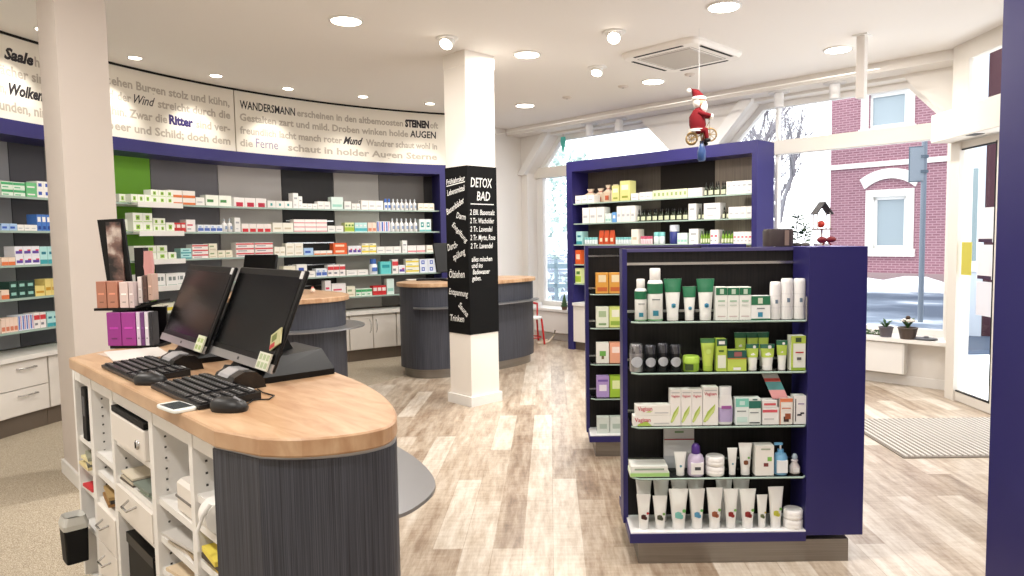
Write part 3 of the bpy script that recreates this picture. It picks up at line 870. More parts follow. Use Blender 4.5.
def bottle_mesh(style, w, h):
    key = (style, round(w, 3), round(h, 3))
    if key in _PM: return _PM[key]
    b = MB(); r = w / 2
    if style == 'tube_white':
        b.lathe([(r * .92, 0), (r, h * .02), (r, h * .55), (r * .8, h * .66), (r * .3, h * .7), (r * .3, h * .82)], C_((240, 240, 240), .4), 10)
        b.lathe([(r * .45, h * .82), (r * .45, h * .9), (r * .2, h)], C_((200, 206, 214), .4), 8)
        b.box(-r * .2, r * .7, -r * 1.08, -r * .9, h * .2, h * .45, C_((150, 170, 200), .5))
    elif style == 'tube_blue':
        b.lathe([(r * .95, 0), (r, h * .03), (r, h * .6), (r * .7, h * .68)], C_((236, 240, 246), .4), 10)
        b.lathe([(r * .75, h * .68), (r * .75, h)], C_((70, 110, 190), .4), 10)
        b.box(-r * .6, r * .6, -r * 1.06, -r * .8, h * .2, h * .45, C_((80, 120, 200), .5))
    elif style == 'dark_bottle':
        b.lathe([(r * .95, 0), (r, h * .03), (r, h * .5), (r * .45, h * .68), (r * .45, h * .74)], C_((30, 40, 22), .2), 10)
        b.lathe([(r * .5, h * .74), (r * .5, h * .86), (r * .25, h * .9), (r * .25, h)], BLACK, 8)
        b.box(-r * .75, r * .75, -r * 1.05, -r * .6, h * .08, h * .4, C_((214, 220, 190), .5))
    elif style == 'green_bottle':
        b.lathe([(r * .95, 0), (r, h * .03), (r, h * .6), (r * .5, h * .72), (r * .5, h * .78)], C_((110, 150, 40), .25), 10)
        b.lathe([(r * .55, h * .78), (r * .5, h)], C_((40, 70, 40), .4), 8)
        b.box(-r * .7, r * .7, -r * 1.05, -r * .6, h * .1, h * .4, C_((230, 236, 200), .5))
    elif style in ('jar_mix', 'pink_jar', 'blue_jar'):
        c = {'jar_mix': (226, 236, 238), 'pink_jar': (240, 214, 220), 'blue_jar': (50, 60, 130)}[style]
        l = {'jar_mix': (130, 200, 200), 'pink_jar': (200, 90, 120), 'blue_jar': (210, 214, 226)}[style]
        b.lathe([(r * .9, 0), (r, h * .06), (r, h * .62), (r * .9, h * .66)], C_(c, .35), 12)
        b.lathe([(r * 1.02, h * .66), (r * 1.02, h * .97), (r * .95, h)], C_(l, .4), 12)
    elif style == 'gift_bag':
        b.loft([[(-r, -r * .5, 0), (r, -r * .5, 0), (r, r * .5, 0), (-r, r * .5, 0)], [(-r * 1.02, -r * .55, h * .6), (r * 1.02, -r * .55, h * .6), (r * 1.02, r * .55, h * .6), (-r * 1.02, r * .55, h * .6)],
                [(-r * .3, -r * .15, h * .78), (r * .3, -r * .15, h * .78), (r * .3, r * .15, h * .78), (-r * .3, r * .15, h * .78)], [(-r * .7, -r * .2, h), (r * .7, -r * .2, h), (r * .7, r * .2, h), (-r * .7, r * .2, h)]], C_((208, 188, 164), .5))
        b.box(-r * .5, r * .5, -r * .62, -r * .5, h * .15, h * .4, C_((190, 90, 60), .5))
        b.box(-r * .34, r * .34, -r * .2, r * .2, h * .75, h * .8, C_((170, 50, 50), .5))
    elif style == 'red_pouch':
        b.loft([[(-r, -r * .4, 0), (r, -r * .4, 0), (r, r * .4, 0), (-r, r * .4, 0)], [(-r * .96, -r * .35, h * .5), (r * .96, -r * .35, h * .5), (r * .96, r * .35, h * .5), (-r * .96, r * .35, h * .5)], [(-r * .9, -.002, h), (r * .9, -.002, h), (r * .9, .002, h), (-r * .9, .002, h)]], C_((206, 84, 48), .4))
        b.box(-r * .5, r * .5, -r * .45, -r * .36, h * .2, h * .45, C_((240, 220, 190), .5))
    o = b.build('bottle'); me = o.data; bpy.data.objects.remove(o)
    _PM[key] = me
    return me
SHAPED = {'tube_white': ('white pump bottle', 'pump_bottle', 'bottle'), 'tube_blue': ('white bottle with a blue cap', 'capped_bottle', 'bottle'), 'dark_bottle': ('dark glass bottle', 'glass_bottle', 'bottle'),
          'green_bottle': ('green bottle', 'oil_bottle', 'bottle'), 'jar_mix': ('small white jar', 'cream_jar', 'jar'), 'pink_jar': ('small pink jar', 'cream_jar', 'jar'), 'blue_jar': ('dark blue jar', 'cream_jar', 'jar'),
          'gift_bag': ('beige gift bag tied with red', 'gift_bag', 'gift bag'), 'red_pouch': ('orange-red pouch', 'tea_pouch', 'pouch')}
ORD = ['', 'first', 'second', 'third', 'fourth', 'fifth', 'sixth', 'seventh', 'eighth', 'ninth', 'tenth', 'eleventh', 'twelfth', 'thirteenth', 'fourteenth', 'fifteenth', 'sixteenth', 'seventeenth', 'eighteenth', 'nineteenth', 'twentieth']
LVN = ['', 'top', 'second', 'third', 'fourth', 'fifth']
placed = []      # (object, series key, order, description, place words, layer)
def put_product(style, x, y, z, rz, w, h, d, series, order, place, group, layer, layers):
    if style in SHAPED:
        desc, nm, cat = SHAPED[style]
        me = bottle_mesh(style, w * (.94 if style != 'gift_bag' else 1), h)
    else:
        desc, nm, cat = STYLE[style][0], 'medicine_carton', 'carton'
        me = carton_mesh(style, w, h, d)
    o = bpy.data.objects.new(nm, me); COL.objects.link(o)
    o.location = (x, y, z + .0005); o.rotation_euler = (0, 0, rz)
    o['category'] = cat; o['group'] = group
    placed.append((o, (series, desc, layer if layers > 1 else -1), order, desc, place, layer, layers))
def panel_of(a):
    for a0, a1, c, nm in bounds:
        if a0 <= a < a1: return 'charcoal' if a < 15.7 and nm != 'grey' else nm
    return 'dark grey'
for lv, a0, a1, n, h, stack, style in WALL:
    da = (a1 - a0) / n
    for i in range(n):
        a = a0 + (i + .5) * da
        for k in range(stack):
            d = .10 if style not in SHAPED else .05
            wid = R(da) * 4.80 * .95
            rr = 4.785 + (wid / 2 if style in SHAPED else d / 2)
            if 22 <= a <= 27.2: rr -= .07
            x, y = AP(a, rr)
            rz = R(90 - a) + (random.uniform(-.03, .03))
            pn = panel_of((a0 + a1) / 2)
            far = ' far from the pillar' if False else ''
            place = '%s shelf, %s panel' % (LVN[lv], ('first ' if a < 12.2 else '') + pn)
            put_product(style, x, y, LEVEL[lv] + k * (h + .001), rz, wid, h, d, ('w', lv, pn + ('a' if a < 16 else '')), a, place, 'products on the curved wall shelving', k, stack)

# ---------------- blue case by the window
CL = [0, 1.90, 1.645, 1.375, 1.12, .87]
CASEO = (*st(-4.965, 6.645), 0)
case = empty('display_case', CASEO, R(-45), 'tall blue-framed display case standing in front of the windows', 'display case')
def L2(s): return s + 4.965            # s axis -> local x
b = MB(); h_ = 2.44; xl, xr = L2(-6.32), L2(-3.615)
b.box(xl, xl + .10, 0, .36, .0, h_, BLUE); b.box(xr - .06, xr, 0, .36, 0, h_, BLUE); b.box(xl + .10, xr - .06, 0, .36, h_ - .13, h_, BLUE)
b.build('frame', case)
for x0, x1, c in ((xl + .10, L2(-5.05), (96, 88, 82)), (L2(-5.05), L2(-4.30), (30, 24, 22)), (L2(-4.30), xr - .06, (150, 138, 126))):
    b = MB(); b.box(x0, x1, .31, .34, .62, h_ - .13, mat_streak('case_back', tuple(int(v * .85) for v in c), c, 140)); b.build('back_panel', case)
b = MB(); b.box(xl + .10, xr - .06, .34, .355, 0, h_ - .13, BLUE); b.build('rear_board', case)
for z in CL[1:]:
    b = MB(); b.box(xl + .10, xr - .06, .03, .31, z - .012, z, SHELFG); b.box(xl + .10, xr - .06, .022, .03, z - .014, z + .001, GEDGE)
    b.build('glass_shelf', case)
b = MB(); b.box(xl + .10, xr - .06, .0, .31, .11, .585, CABW); b.build('lower_cabinet', case)
b = MB(); b.box(xl + .10, xr - .06, -.02, .31, .585, .62, WHITE); b.build('worktop', case)
b = MB(); b.box(xl + .10, xr - .06, .04, .31, .0, .11, C_((104, 92, 80), .5)); b.build('plinth', case)
for lv, s0, s1, n, h, style in CASE:
    ds = (s1 - s0) / n
    for i in range(n):
        s = s0 + (i + .5) * ds
        w_ = ds * .93
        d = .12
        if style in SHAPED:
            w_ = min(w_, .17)
        tt = 6.645 + .04 + (max(w_ / 2, .03) if style in SHAPED else d / 2) + (.02 if style == 'dark_bottle' and i % 2 else 0) + (.11 if style == 'gift_bag' else 0)
        x, y = st(s, tt)
        pn = 'brown' if s < -5.05 else ('dark' if s < -4.30 else 'light')
        put_product(style, x, y, CL[lv], R(-45), w_, h, d, ('c', lv, pn), s, '%s shelf of blue case, %s back' % (LVN[lv], pn), 'products in the blue case by the window', 0, 1)
# labels: each product by its place in its own series
from collections import defaultdict
ser = defaultdict(list)
for p_ in placed: ser[p_[1]].append(p_)
LAY = {2: ['lower layer', 'upper layer'], 3: ['bottom layer', 'middle layer', 'top layer']}
for key, items in ser.items():
    items.sort(key=lambda q: q[2])
    for i, (o, _, _, desc, place, layer, layers) in enumerate(items):
        who = desc if len(items) == 1 else '%s of %d: %s' % (ORD[i + 1], len(items), desc)
        lay = ', ' + LAY[layers][layer] if layers > 1 else ''
        o['label'] = '%s%s, %s' % (who, lay, place)

# ================================================================ GONDOLAS
GL = [0, 1.087, .862, .622, .392, .145]
def gondola(x, y, label):
    e = empty('shelf_gondola', (x, y, 0), 0, label, 'shelf unit', 'free-standing shelf units')
    # local: x 0 .. 1.06, y 0 front
    b = MB(); b.box(.02, .79, .20, .26, .13, 1.395, BLACKLAM); b.build('back_panel', e)
    b = MB(); b.box(0, .022, .17, .29, .12, 1.40, BLUE); b.box(.022, .79, .195, .265, 1.385, 1.40, C_((74, 68, 112), .5)); b.build('edge_panel', e)
    b = MB(); b.box(.79, 1.042, 0, .46, .125, 1.40, BLUE); b.box(.79, 1.042, 0, .46, 1.398, 1.402, C_((70, 64, 150), .4)); b.build('end_block', e)
    for y0, y1, hid in ((.0, .20, 0), (.26, .46, 1)):
        b = MB(); b.box(.015, .79, y0, y1, .125, .147, C_((240, 240, 240), .3))
        b.box(.010, .79, y0 - (.004 if not hid else 0), y1 + (.004 if hid else 0), .10, .141, BLUE); b.build('base_deck', e)
    b = MB(); b.box(.05, .985, .012, .44, 0, .102, STEEL); b.build('plinth', e)
    for z in GL[1:5]:
        pts = [(.025, .20), (.025, .03), (.055, .002), (.776, .002), (.788, .02), (.788, .20)]
        b = MB(); b.prism(pts, z - .010, z, SHELFG)
        for p, q in zip(pts[1:4], pts[2:5]): b.tube([(*p, z - .005), (*q, z - .005)], .0045, GEDGE, 6)
        b.build('glass_shelf', e)
        b = MB(); b.box(.022, .79, .188, .20, z + .02, z + .032, CHROME); b.build('rail', e)
    b = MB(); b.box(.022, .79, .190, .20, 1.325, 1.337, CHROME); b.build('rail', e)
    b = MB(); b.tube([(.782, .004, GL[1] - .005), (.782, .004, GL[1] + .10)], .004, CHROME); b.build('support_rod', e)
    return e
gondola(.330, 3.02, 'front blue and black shelf unit filled with skin care tubes and cartons')
gondola(.240, 4.567, 'second blue and black shelf unit, behind the front one')

def rr_ring(w, d, z, n=16, p=4.0, cx=0, cy=0):
    out = []
    for j in range(n):
        a = 2 * math.pi * j / n; c, s = math.cos(a), math.sin(a)
        out.append((cx + math.copysign(abs(c) ** (2 / p), c) * w / 2, cy + math.copysign(abs(s) ** (2 / p), s) * d / 2, z))
    return out
def G_empty(nm, x, w, h, z, label, cat, group, y=3.06):
    return empty(nm, (x, y, z + .0005), 0, label, cat, group)
def put_tube(x, z, w, h, body, cap, head, label, emb=None, y=3.06, group='skin care tubes on the front shelf unit'):
    """squeezy tube standing on its cap, crimped end up"""
    e = empty('cream_tube', (x, y, z + .0005), random.uniform(-.06, .06), label, 'tube', group)
    d = w * .52
    b = MB()
    hc = h * .16
    rings = [rr_ring(w * .62, d, hc, p=2), rr_ring(w * .70, d * 1.0, h * .30, p=2), rr_ring(w * .80, d * .85, h * .60, p=2.4), rr_ring(w * .90, d * .5, h * .82, p=3), rr_ring(w * .97, .006, h * .94, p=4), rr_ring(w, .003, h, p=6)]
    b.loft(rings, C_(body, .35), True)
    if head:
        def shell(z0, z1, c):
            def at(zz):
                zs = [hc, h * .30, h * .60, h * .82, h * .94, h]; ws = [w * .62, w * .70, w * .80, w * .90, w * .97, w]; dd = [d, d, d * .85, d * .5, .006, .003]
                for i in range(5):
                    if zz <= zs[i + 1] + 1e-9:
                        t = (zz - zs[i]) / (zs[i + 1] - zs[i]); return ws[i] + (ws[i + 1] - ws[i]) * t, dd[i] + (dd[i + 1] - dd[i]) * t
            zs_ = [z0] + [q for q in (h * .82, h * .94) if z0 < q < z1] + [z1]
            b.loft([rr_ring(at(q)[0] + .0016, at(q)[1] + .0016, q, p=3) for q in zs_], C_(c, .35), True, cap=False)
        for z0, z1, c in head: shell(z0 * h, z1 * h, c)
    if emb:
        for i, (ex, ez, er, ec) in enumerate(emb):
            yy = -d * .5 - .001
            pts = [(ex * w + er * w * math.cos(k * math.pi / 4) * (1 if k % 2 else .75), yy, ez * h + er * w * math.sin(k * math.pi / 4) * .8) for k in range(8)]
            pts = [(p[0], -(.5 * d * (1.0 if p[2] < h * .3 else 1 - .15 * (p[2] / h - .3) / .3)) - .0012, p[2]) for p in pts]
            b.add(pts, [tuple(range(8))], C_(ec, .5))
    b.build('body', e)
    c_ = MB(); c_.loft([rr_ring(w * .60, d * .98, 0, p=2), rr_ring(w * .64, d * 1.04, hc * .1, p=2), rr_ring(w * .64, d * 1.04, hc, p=2)], C_(cap, .3), True); c_.build('cap', e)
    return e
def put_carton(x, z, w, h, base, marks, label, d=.05, y=None, texts=(), rz=0.0, group='cartons on the front shelf unit', nm='product_carton'):
    b = MB(); y = (3.035 + d / 2) if y is None else y
    b.box(-w / 2, w / 2, -d / 2, d / 2, 0, h, C_(base, .45), bev=.0008)
    for i, mk in enumerate(marks):
        yy = -d / 2 - .0006 - .0003 * i; c = mk[-1]
        pts = [(p[0] * w - w / 2, yy, p[1] * h) for p in mk[0]] if isinstance(mk[0], (list, tuple)) else [(mk[0] * w - w / 2, yy, mk[2] * h), (mk[1] * w - w / 2, yy, mk[2] * h), (mk[1] * w - w / 2, yy, mk[3] * h), (mk[0] * w - w / 2, yy, mk[3] * h)]
        b.add(pts, [tuple(range(len(pts)))], C_(c, .5))
    for (t_, tx, tz, tw, ts, tc) in texts:
        write(b, t_, lambda u, v: (-w / 2 + tx * w + u, -d / 2 - .0022, tz * h + v), ts, C_(tc, .5), tw * w, 0, .01)
    o = b.build(nm, None, (x, y, z + .0005), rz); return tag(o, label, 'carton', group)
def put_bottle(nm, x, z, prof, mat, label, cat, parts=(), ov=1.0, y=3.065, group='bottles and jars on the front shelf unit', seg=20):
    e = empty(nm, (x, y, z + .0005), 0, label, cat, group)
    b = MB(); b.lathe(prof, mat, seg, sy=ov); b.build('body', e)
    for pn, pp, pm in parts:
        q = MB(); q.lathe(pp, pm, seg, sy=ov); q.build(pn, e)
    return e
GREEN = (36, 112, 76)
def label_wrap(b, r, z0, z1, c, seg=20, ov=1.0): b.lathe([(r, z0), (r, z1)], C_(c, .4), seg, sy=ov, cap=False)
items = defaultdict(list)
for g_ in GOND: items[g_[0]].append(g_)
cnt = defaultdict(int)
n_by = defaultdict(int)
for g_ in GOND: n_by[(g_[0], g_[1])] += 1
DESC1 = {1: 'top shelf', 2: 'second shelf', 3: 'third shelf', 4: 'fourth shelf', 5: 'base deck'}
EMB5 = [((70, 30, 28), (190, 40, 50)), ((80, 84, 70), (120, 170, 90)), ((120, 190, 180), (110, 190, 110)), ((90, 160, 200), (110, 190, 110)), ((160, 90, 60), (120, 180, 90)), ((150, 40, 40), (120, 180, 90)), ((140, 36, 36), (120, 180, 90)), ((100, 110, 70), (190, 170, 60)), ((200, 200, 70), (110, 180, 80))]
EMBN = ['dark brown', 'olive', 'mint ring', 'blue ring', 'nut brown', 'red', 'dark red', 'small olive', 'yellow']
for lv, kd, x, w, h in GOND:
    z = GL[lv]; cnt[(lv, kd)] += 1; i = cnt[(lv, kd)]; tot = n_by[(lv, kd)]
    place = DESC1[lv] + ', front unit'
    o_ = ORD[i]
    if kd in ('bottle_slim', 'bottle_tall'):
        r = w / 2
        e = put_bottle('lotion_bottle', x, z, [(r * .9, 0), (r, .004), (r, h * .72), (r * .86, h * .765), (r * .6, h * .78)], C_((238, 240, 236), .35), ('slim' if kd[7:] == 'slim' else 'tall') + ' white lotion bottle with a green band, ' + place, 'bottle',
                       [('cap', [(r * .66, h * .775), (r * .70, h * .79), (r * .70, h * .985), (r * .62, h)], WHITE)])
        b = MB(); label_wrap(b, r + .0008, h * .52, h * .71, GREEN); label_wrap(b, r + .0006, 0.002, h * .03, (60, 150, 80))
        b.box(-r * .4, r * .3, -r * 1.02, -r * .9, h * .10, h * .2, C_((50, 130, 150), .5)); b.box(-r * .5, r * .5, -r * 1.012, -r * .85, h * .40, h * .42, C_((120, 130, 130), .5))
        b.build('label_band', e)
    elif kd == 'tube_green':
        put_tube(x, z, w, h, (240, 242, 238), (242, 242, 240), [(.68, 1.0, GREEN)], '%s white tube with a green crimped end, %s' % (['', 'wide', 'small', 'tall'][i], place), [(.0, .36, .16, (70, 150, 190)), (.02, .34, .09, (40, 110, 90))])
    elif kd == 'carton_greentop':
        put_carton(x, z, w, h, (238, 240, 234), [(0, 1, .76, .98, GREEN), (.35, .7, .79, .94, (190, 210, 190)), (.2, .8, .56, .60, (150, 190, 160)), (.2, .8, .44, .47, (190, 200, 190)), (.15, .85, .1, .13, (200, 180, 180))], '%s of three white cartons with green tops, %s' % (o_, place))
    elif kd == 'carton_greenband':
        put_carton(x, z, w, h, (240, 242, 240), [(0, 1, .62, 1, GREEN), (.35, .6, .68, .92, (210, 220, 200)), (0, 1, .0, .05, GREEN), (.35, .6, .12, .32, (60, 140, 170)), (.3, .7, .45, .5, (120, 130, 130))], 'low white carton with a broad green band, ' + place)
    elif kd == 'can_white':
        r = w / 2
        e = put_bottle('shampoo_bottle', x, z, [(r * .94, 0), (r, .004), (r, h * .9), (r * .93, h * .985), (r * .8, h)], C_((244, 244, 244), .3), '%s of three round-shouldered white bottles, %s' % (o_, place), 'bottle', [], ov=.8)
        b = MB(); label_wrap(b, r + .0006, h * .30, h * .305, (180, 184, 190), ov=.8); label_wrap(b, r + .0006, h * .62, h * .625, (190, 190, 196), ov=.8)
        b.box(-r * .2, r * .25, -r * .84, -r * .7, h * .42, h * .52, C_((110, 130, 150), .5)); b.build('label_band', e)
    elif kd == 'spray_can':
        r = w / 2; c = (172, 172, 176) if i == 1 else (40, 42, 46)
        e = put_bottle('deodorant_can', x, z, [(r * .92, 0), (r, .004), (r, h * .66)], C_(c, .25, .6), '%s %s can with a round white label, %s' % (o_, 'silver' if i == 1 else 'dark metallic', place), 'can',
                       [('cap', [(r * 1.0, h * .66), (r * .98, h * .93), (r * .8, h)], C_((150, 150, 154) if i == 1 else (90, 92, 98), .2, .8))])
        b = MB()
        cols_ = []
        for k in range(11):
            uu = r * .84 * math.cos(math.pi * k / 10); hh_ = r * .80 * math.sin(math.pi * k / 10); yy = -math.sqrt(r * r - uu * uu) - .0012
            cols_.append([(uu, yy, h * .36 - hh_), (uu, yy, h * .36 + hh_)])
        for k in range(10): b.quad(cols_[k][0], cols_[k + 1][0], cols_[k + 1][1], cols_[k][1], C_((232, 236, 242), .4)); b.build('label_band', e)
    elif kd == 'jar_lime':
        r = w / 2
        e = put_bottle('cream_jar', x, z, [(r * .85, 0), (r * .95, .004), (r * .95, h * .55)], C_((150, 190, 60), .35), 'round lime green cream jar, ' + place, 'jar', [('lid', [(r, h * .55), (r, h * .9), (r * .9, h)], C_((176, 212, 84), .3))])
        b = MB(); b.box(-r * .8, r * .1, -r * .985, -r * .5, h * .1, h * .5, C_((60, 80, 40), .5)); b.build('label_band', e)
    elif kd == 'tube_lime':
        put_tube(x, z, w, h, (192, 214, 96), (176, 204, 80), [(.86, 1.0, (60, 110, 60))], 'lime green tube, ' + place, [(.0, .6, .2, (200, 226, 120))])
    elif kd == 'carton_lime':
        put_carton(x, z, w, h, (184, 208, 84), [(0, 1, .79, 1, (34, 84, 64)), (.2, .8, .84, .94, Wt), (.1, .9, .1, .5, (226, 232, 214)), (.2, .7, .6, .66, (80, 110, 50))], 'slim lime green carton beside the lime tube, ' + place)
    elif kd == 'carton_limewide':
        put_carton(x, z, w, h, (190, 210, 92), [(0, 1, .62, 1, (28, 84, 76)), (.35, .75, .7, .92, (150, 90, 90)), (0, 1, .58, .63, (190, 120, 60)), (.3, .7, .05, .18, Wt)], 'low wide lime and dark green carton, ' + place)
    elif kd == 'tube_limewhite':
        put_tube(x, z, w, h, (240, 242, 236), (240, 240, 238), [(.50, .84, (186, 210, 90)), (.84, 1.0, (34, 96, 70))], '%s of three white and lime tubes in the front row, %s' % (o_, place), [(.1, .9, .15, (240, 240, 240))])
    elif kd == 'carton_limetall':
        put_carton(x, z, w, h, (238, 240, 228), [(0, 1, .78, 1, (182, 204, 84)), (0, .14, 0, 1, (182, 204, 84)), (.3, .7, .82, .95, (60, 80, 50)), (0, 1, 0, .08, (150, 180, 60)), (.3, .85, .5, .54, (190, 60, 60)), (.4, .7, .3, .38, (90, 90, 90))], 'tall white and lime carton at the end of its row, ' + place)
    elif kd == 'carton_flat':
        hh = .046
        put_carton(x, z, w + .012, hh, (242, 240, 234), [([(.1, .02), (.5, .02), (.35, .5), (.14, .2)], (176, 204, 90)), (.55, .95, .2, .3, (200, 200, 200))], 'flat white Vagisan carton, lower one of two, ' + place, texts=[('Vagisan', .04, .42, .42, .026, (190, 40, 70))])
        put_carton(x + .004, z + hh + .001, w - .002, hh, (242, 240, 234), [(.55, .95, .2, .3, (200, 200, 200)), ([(.3, .3), (.42, .3), (.5, .42), (.36, .42)], (200, 220, 120))], 'flat white Vagisan carton, upper one of two, ' + place, texts=[('Vagisan', .06, .48, .42, .026, (190, 40, 70))])
    elif kd == 'carton_tall':
        put_carton(x, z, w, h, (242, 240, 236), [([(.0, .10), (.16, .08), (.72, .34), (.80, .56), (.30, .36)], (170, 196, 80)), ([(.0, .10), (.3, .12), (.78, .40), (.80, .52), (.2, .20)], (206, 222, 140)), (.1, .9, .9, .93, (200, 200, 200))],
                   '%s of four tall white Vagisan cartons with a green leaf, %s' % (o_, place), texts=[('Vagisan', .08, .79, .8, .016 if w < .06 else .02, (190, 40, 70))])
    elif kd == 'bottle_purple':
        e = empty('wash_lotion_bottle', (x, 3.06, z + .0005), 0, 'white oval bottle with a lilac lower half, ' + place, 'bottle', 'bottles and jars on the front shelf unit')
        b = MB(); d = w * .5
        b.loft([rr_ring(w * .86, d * .9, 0, p=2.6), rr_ring(w * .98, d, h * .08, p=2.6), rr_ring(w, d, h * .45, p=2.6), rr_ring(w * .95, d, h * .62, p=2.6), rr_ring(w * .78, d * .85, h * .78, p=2.6)], C_((242, 242, 242), .3), True)
        b.build('body', e)
        b = MB(); b.loft([rr_ring(w * .78, d * .86, h * .78, p=2.6), rr_ring(w * .82, d * .86, h * .98, p=2.6), rr_ring(w * .8, d * .84, h, p=2.6)], C_((236, 236, 238), .3), True); b.build('cap', e)
        b = MB(); b.loft([rr_ring(w * .97 , d + .0016, h * .07, p=2.6), rr_ring(w + .001, d + .0016, h * .30, p=2.6), rr_ring(w + .002, d + .0018, h * .45, p=2.6)], C_((186, 172, 214), .35), True, cap=False)
        b.box(-w * .3, w * .35, -d / 2 - .002, -d / 2, h * .42, h * .5, C_((160, 90, 160), .4)); b.build('label_band', e)
    elif kd == 'carton_teal':
        put_carton(x, z, w, h, (232, 240, 238), [(0, 1, .68, 1, (130, 206, 190)), (.3, .7, .75, .9, (200, 230, 224)), (.1, .8, .5, .54, (120, 130, 130)), (.1, .9, .1, .3, (200, 228, 222))], 'white carton with a mint top beside the lilac bottle, ' + place)
    elif kd == 'carton_darkteal':
        put_carton(x, z, w, h, (232, 238, 234), [(0, 1, .62, .9, (40, 110, 96)), (.3, .7, .92, .98, (90, 120, 120)), (.1, .8, .44, .48, (120, 130, 130)), (.05, .9, .05, .1, (60, 70, 70))], 'white carton with a dark green band, ' + place)
    elif kd == 'carton_small':
        put_carton(x, z, w, .075, (240, 238, 236), [(0, .9, .72, .88, (214, 90, 100)), (.1, .7, .3, .36, (190, 190, 190))], 'small white carton with a red edge, lower one of two, ' + place)
        put_carton(x - .004, z + .076, w * .9, .032, (238, 234, 232), [(.1, .9, .3, .6, (206, 90, 96))], 'small white carton with a red edge, upper one of two, ' + place)
    elif kd == 'carton_orange':
        put_carton(x, z, w, h, (240, 234, 226), [(0, 1, .86, 1, (224, 130, 90)), (0, .06, 0, 1, (214, 120, 80)), (.3, .7, .1, .3, (60, 40, 36)), (.4, .85, .2, .42, (150, 80, 50)), (.15, .85, .6, .64, (200, 120, 90))], 'white carton with an orange top, ' + place)
    elif kd == 'carton_script':
        put_carton(x, z, w, h, (242, 240, 238), [(.08, .16, .1, .9, (50, 46, 60)), (.25, .6, .3, .36, (40, 40, 50)), (.5, .8, .36, .42, (40, 40, 50)), (.3, .8, .7, .74, (150, 130, 170))], 'white carton with dark script at the end of its row, ' + place)
    elif kd == 'carton_packs':
        put_carton(x, z, w + .0, .022, (222, 236, 214), [(0, 1, .1, .8, (170, 214, 130))], 'flat pale green packet, lower one of two, ' + place, d=.10)
        put_carton(x - .002, z + .023, w - .01, .026, (236, 238, 232), [(.1, .9, .3, .6, (150, 170, 150))], 'flat white packet, upper one of two, ' + place, d=.10)
    elif kd == 'carton_big':
        put_carton(x, z, w, h, (206, 206, 208), [(0, 1, .68, .71, (160, 50, 60)), (.35, .65, .85, .90, (120, 150, 110)), (0, 1, .0, .3, (180, 184, 190))], 'large pale grey carton with a red line, behind the tubes, ' + place, d=.03, y=3.17)
    elif kd == 'bottle_violetcap':
        r = w / 2
        e = put_bottle('bath_bottle', x, z, [(r * .9, 0), (r, .006), (r, h * .50), (r * .8, h * .64), (r * .45, h * .70)], C_((200, 186, 212), .25), 'lilac bottle with a violet cap, ' + place, 'bottle', [('cap', [(r * .50, h * .69), (r * .54, h * .72), (r * .5, h * .92), (r * .3, h)], C_((84, 52, 140), .3))])
        b = MB(); b.box(-r * .72, r * .72, -r * 1.03, -r * .5, h * .08, h * .45, C_((240, 240, 240), .4)); b.box(-r * .3, r * .4, -r * 1.045, -r * .6, h * .22, h * .32, C_((60, 64, 70), .4)); b.build('label_band', e)
    elif kd == 'jar_white':
        hh = .042; r = w / 2
        for k in range(2):
            put_bottle('cream_jar', x, z + k * (hh + .001), [(r * .93, 0), (r, .004), (r, hh * .5), (r * .97, hh * .52)], C_((240, 238, 234), .3), 'flat white cream jar, %s one of two, %s' % (('lower', 'upper')[k], place), 'jar',
                       [('lid', [(r * 1.01, hh * .54), (r * 1.01, hh * .9), (r * .92, hh)], C_((244, 242, 240), .3))])
    elif kd == 'tube_white' and lv == 4:
        nm_ = ['', 'short white tube in front of the grey carton', 'slim white tube beside the jars', 'white tube with a brown blot'][i]
        put_tube(x, z, w, h, (242, 242, 240), (240, 240, 240), [], nm_ + ', ' + place, [(.0, .4, .22, (120, 70, 40)), (.2, .55, .1, (120, 180, 90))] if i == 3 else [(.0, .42, .12, (90, 150, 170))])
    elif kd == 'tube_white':
        c1, c2 = EMB5[i - 1]
        put_tube(x, z, w, h, (243, 243, 240), (240, 240, 238), [], 'white tube with a %s emblem, %s of nine, %s' % (EMBN[i - 1], o_, place), [(-.05, .38, .22, c1), (.08, .34, .15, c1), (.24, .48, .11, c2)], y=3.065)
    elif kd == 'carton_white':
        put_carton(x, z, w, h, (242, 240, 234), [(.45, .7, .3, .42, (120, 50, 50)), (.65, .88, .48, .62, (130, 190, 90)), (.3, .8, .85, .9, (170, 180, 160))], 'white carton with a small red fruit, ' + place)
    elif kd == 'pump_blue':
        r = w / 2
        e = put_bottle('pump_bottle', x, z, [(r * .92, 0), (r, .005), (r, h * .55), (r * .75, h * .66), (r * .4, h * .70)], C_((120, 176, 214), .2), 'light blue pump bottle, ' + place, 'bottle')
        b = MB(); b.lathe([(r * .45, h * .69), (r * .45, h * .78)], C_((110, 176, 220), .3), 14); b.lathe([(r * .14, h * .78), (r * .14, h * .92)], WHITE, 8); b.box(-r * .9, r * .3, -.006, .006, h * .92, h, C_((120, 186, 226), .3), bev=.002); b.build('pump', e)
        b = MB(); b.box(-r * .74, r * .74, -r * 1.03, -r * .5, h * .08, h * .48, C_((236, 240, 242), .4)); b.build('label_band', e)
    elif kd == 'bottle_clear':
        r = w / 2
        e = put_bottle('bath_bottle', x, z, [(r * .6, 0), (r, h * .05), (r * .95, h * .35), (r * .5, h * .56), (r * .42, h * .62)], C_((214, 206, 204), .15), 'small clear bottle with a pale ribbon, ' + place, 'bottle', [('stopper', [(r * .4, h * .74), (r * .55, h * .84), (r * .3, h)], C_((180, 196, 210), .3))])
        b = MB(); b.ball((0, 0, h * .66), r * .6, C_((228, 222, 226), .6), sc=(1.1, .8, .5)); b.box(-r * .5, r * .5, -r * 1.04, -r * .5, h * .12, h * .34, C_((236, 236, 236), .5)); b.build('ribbon', e)
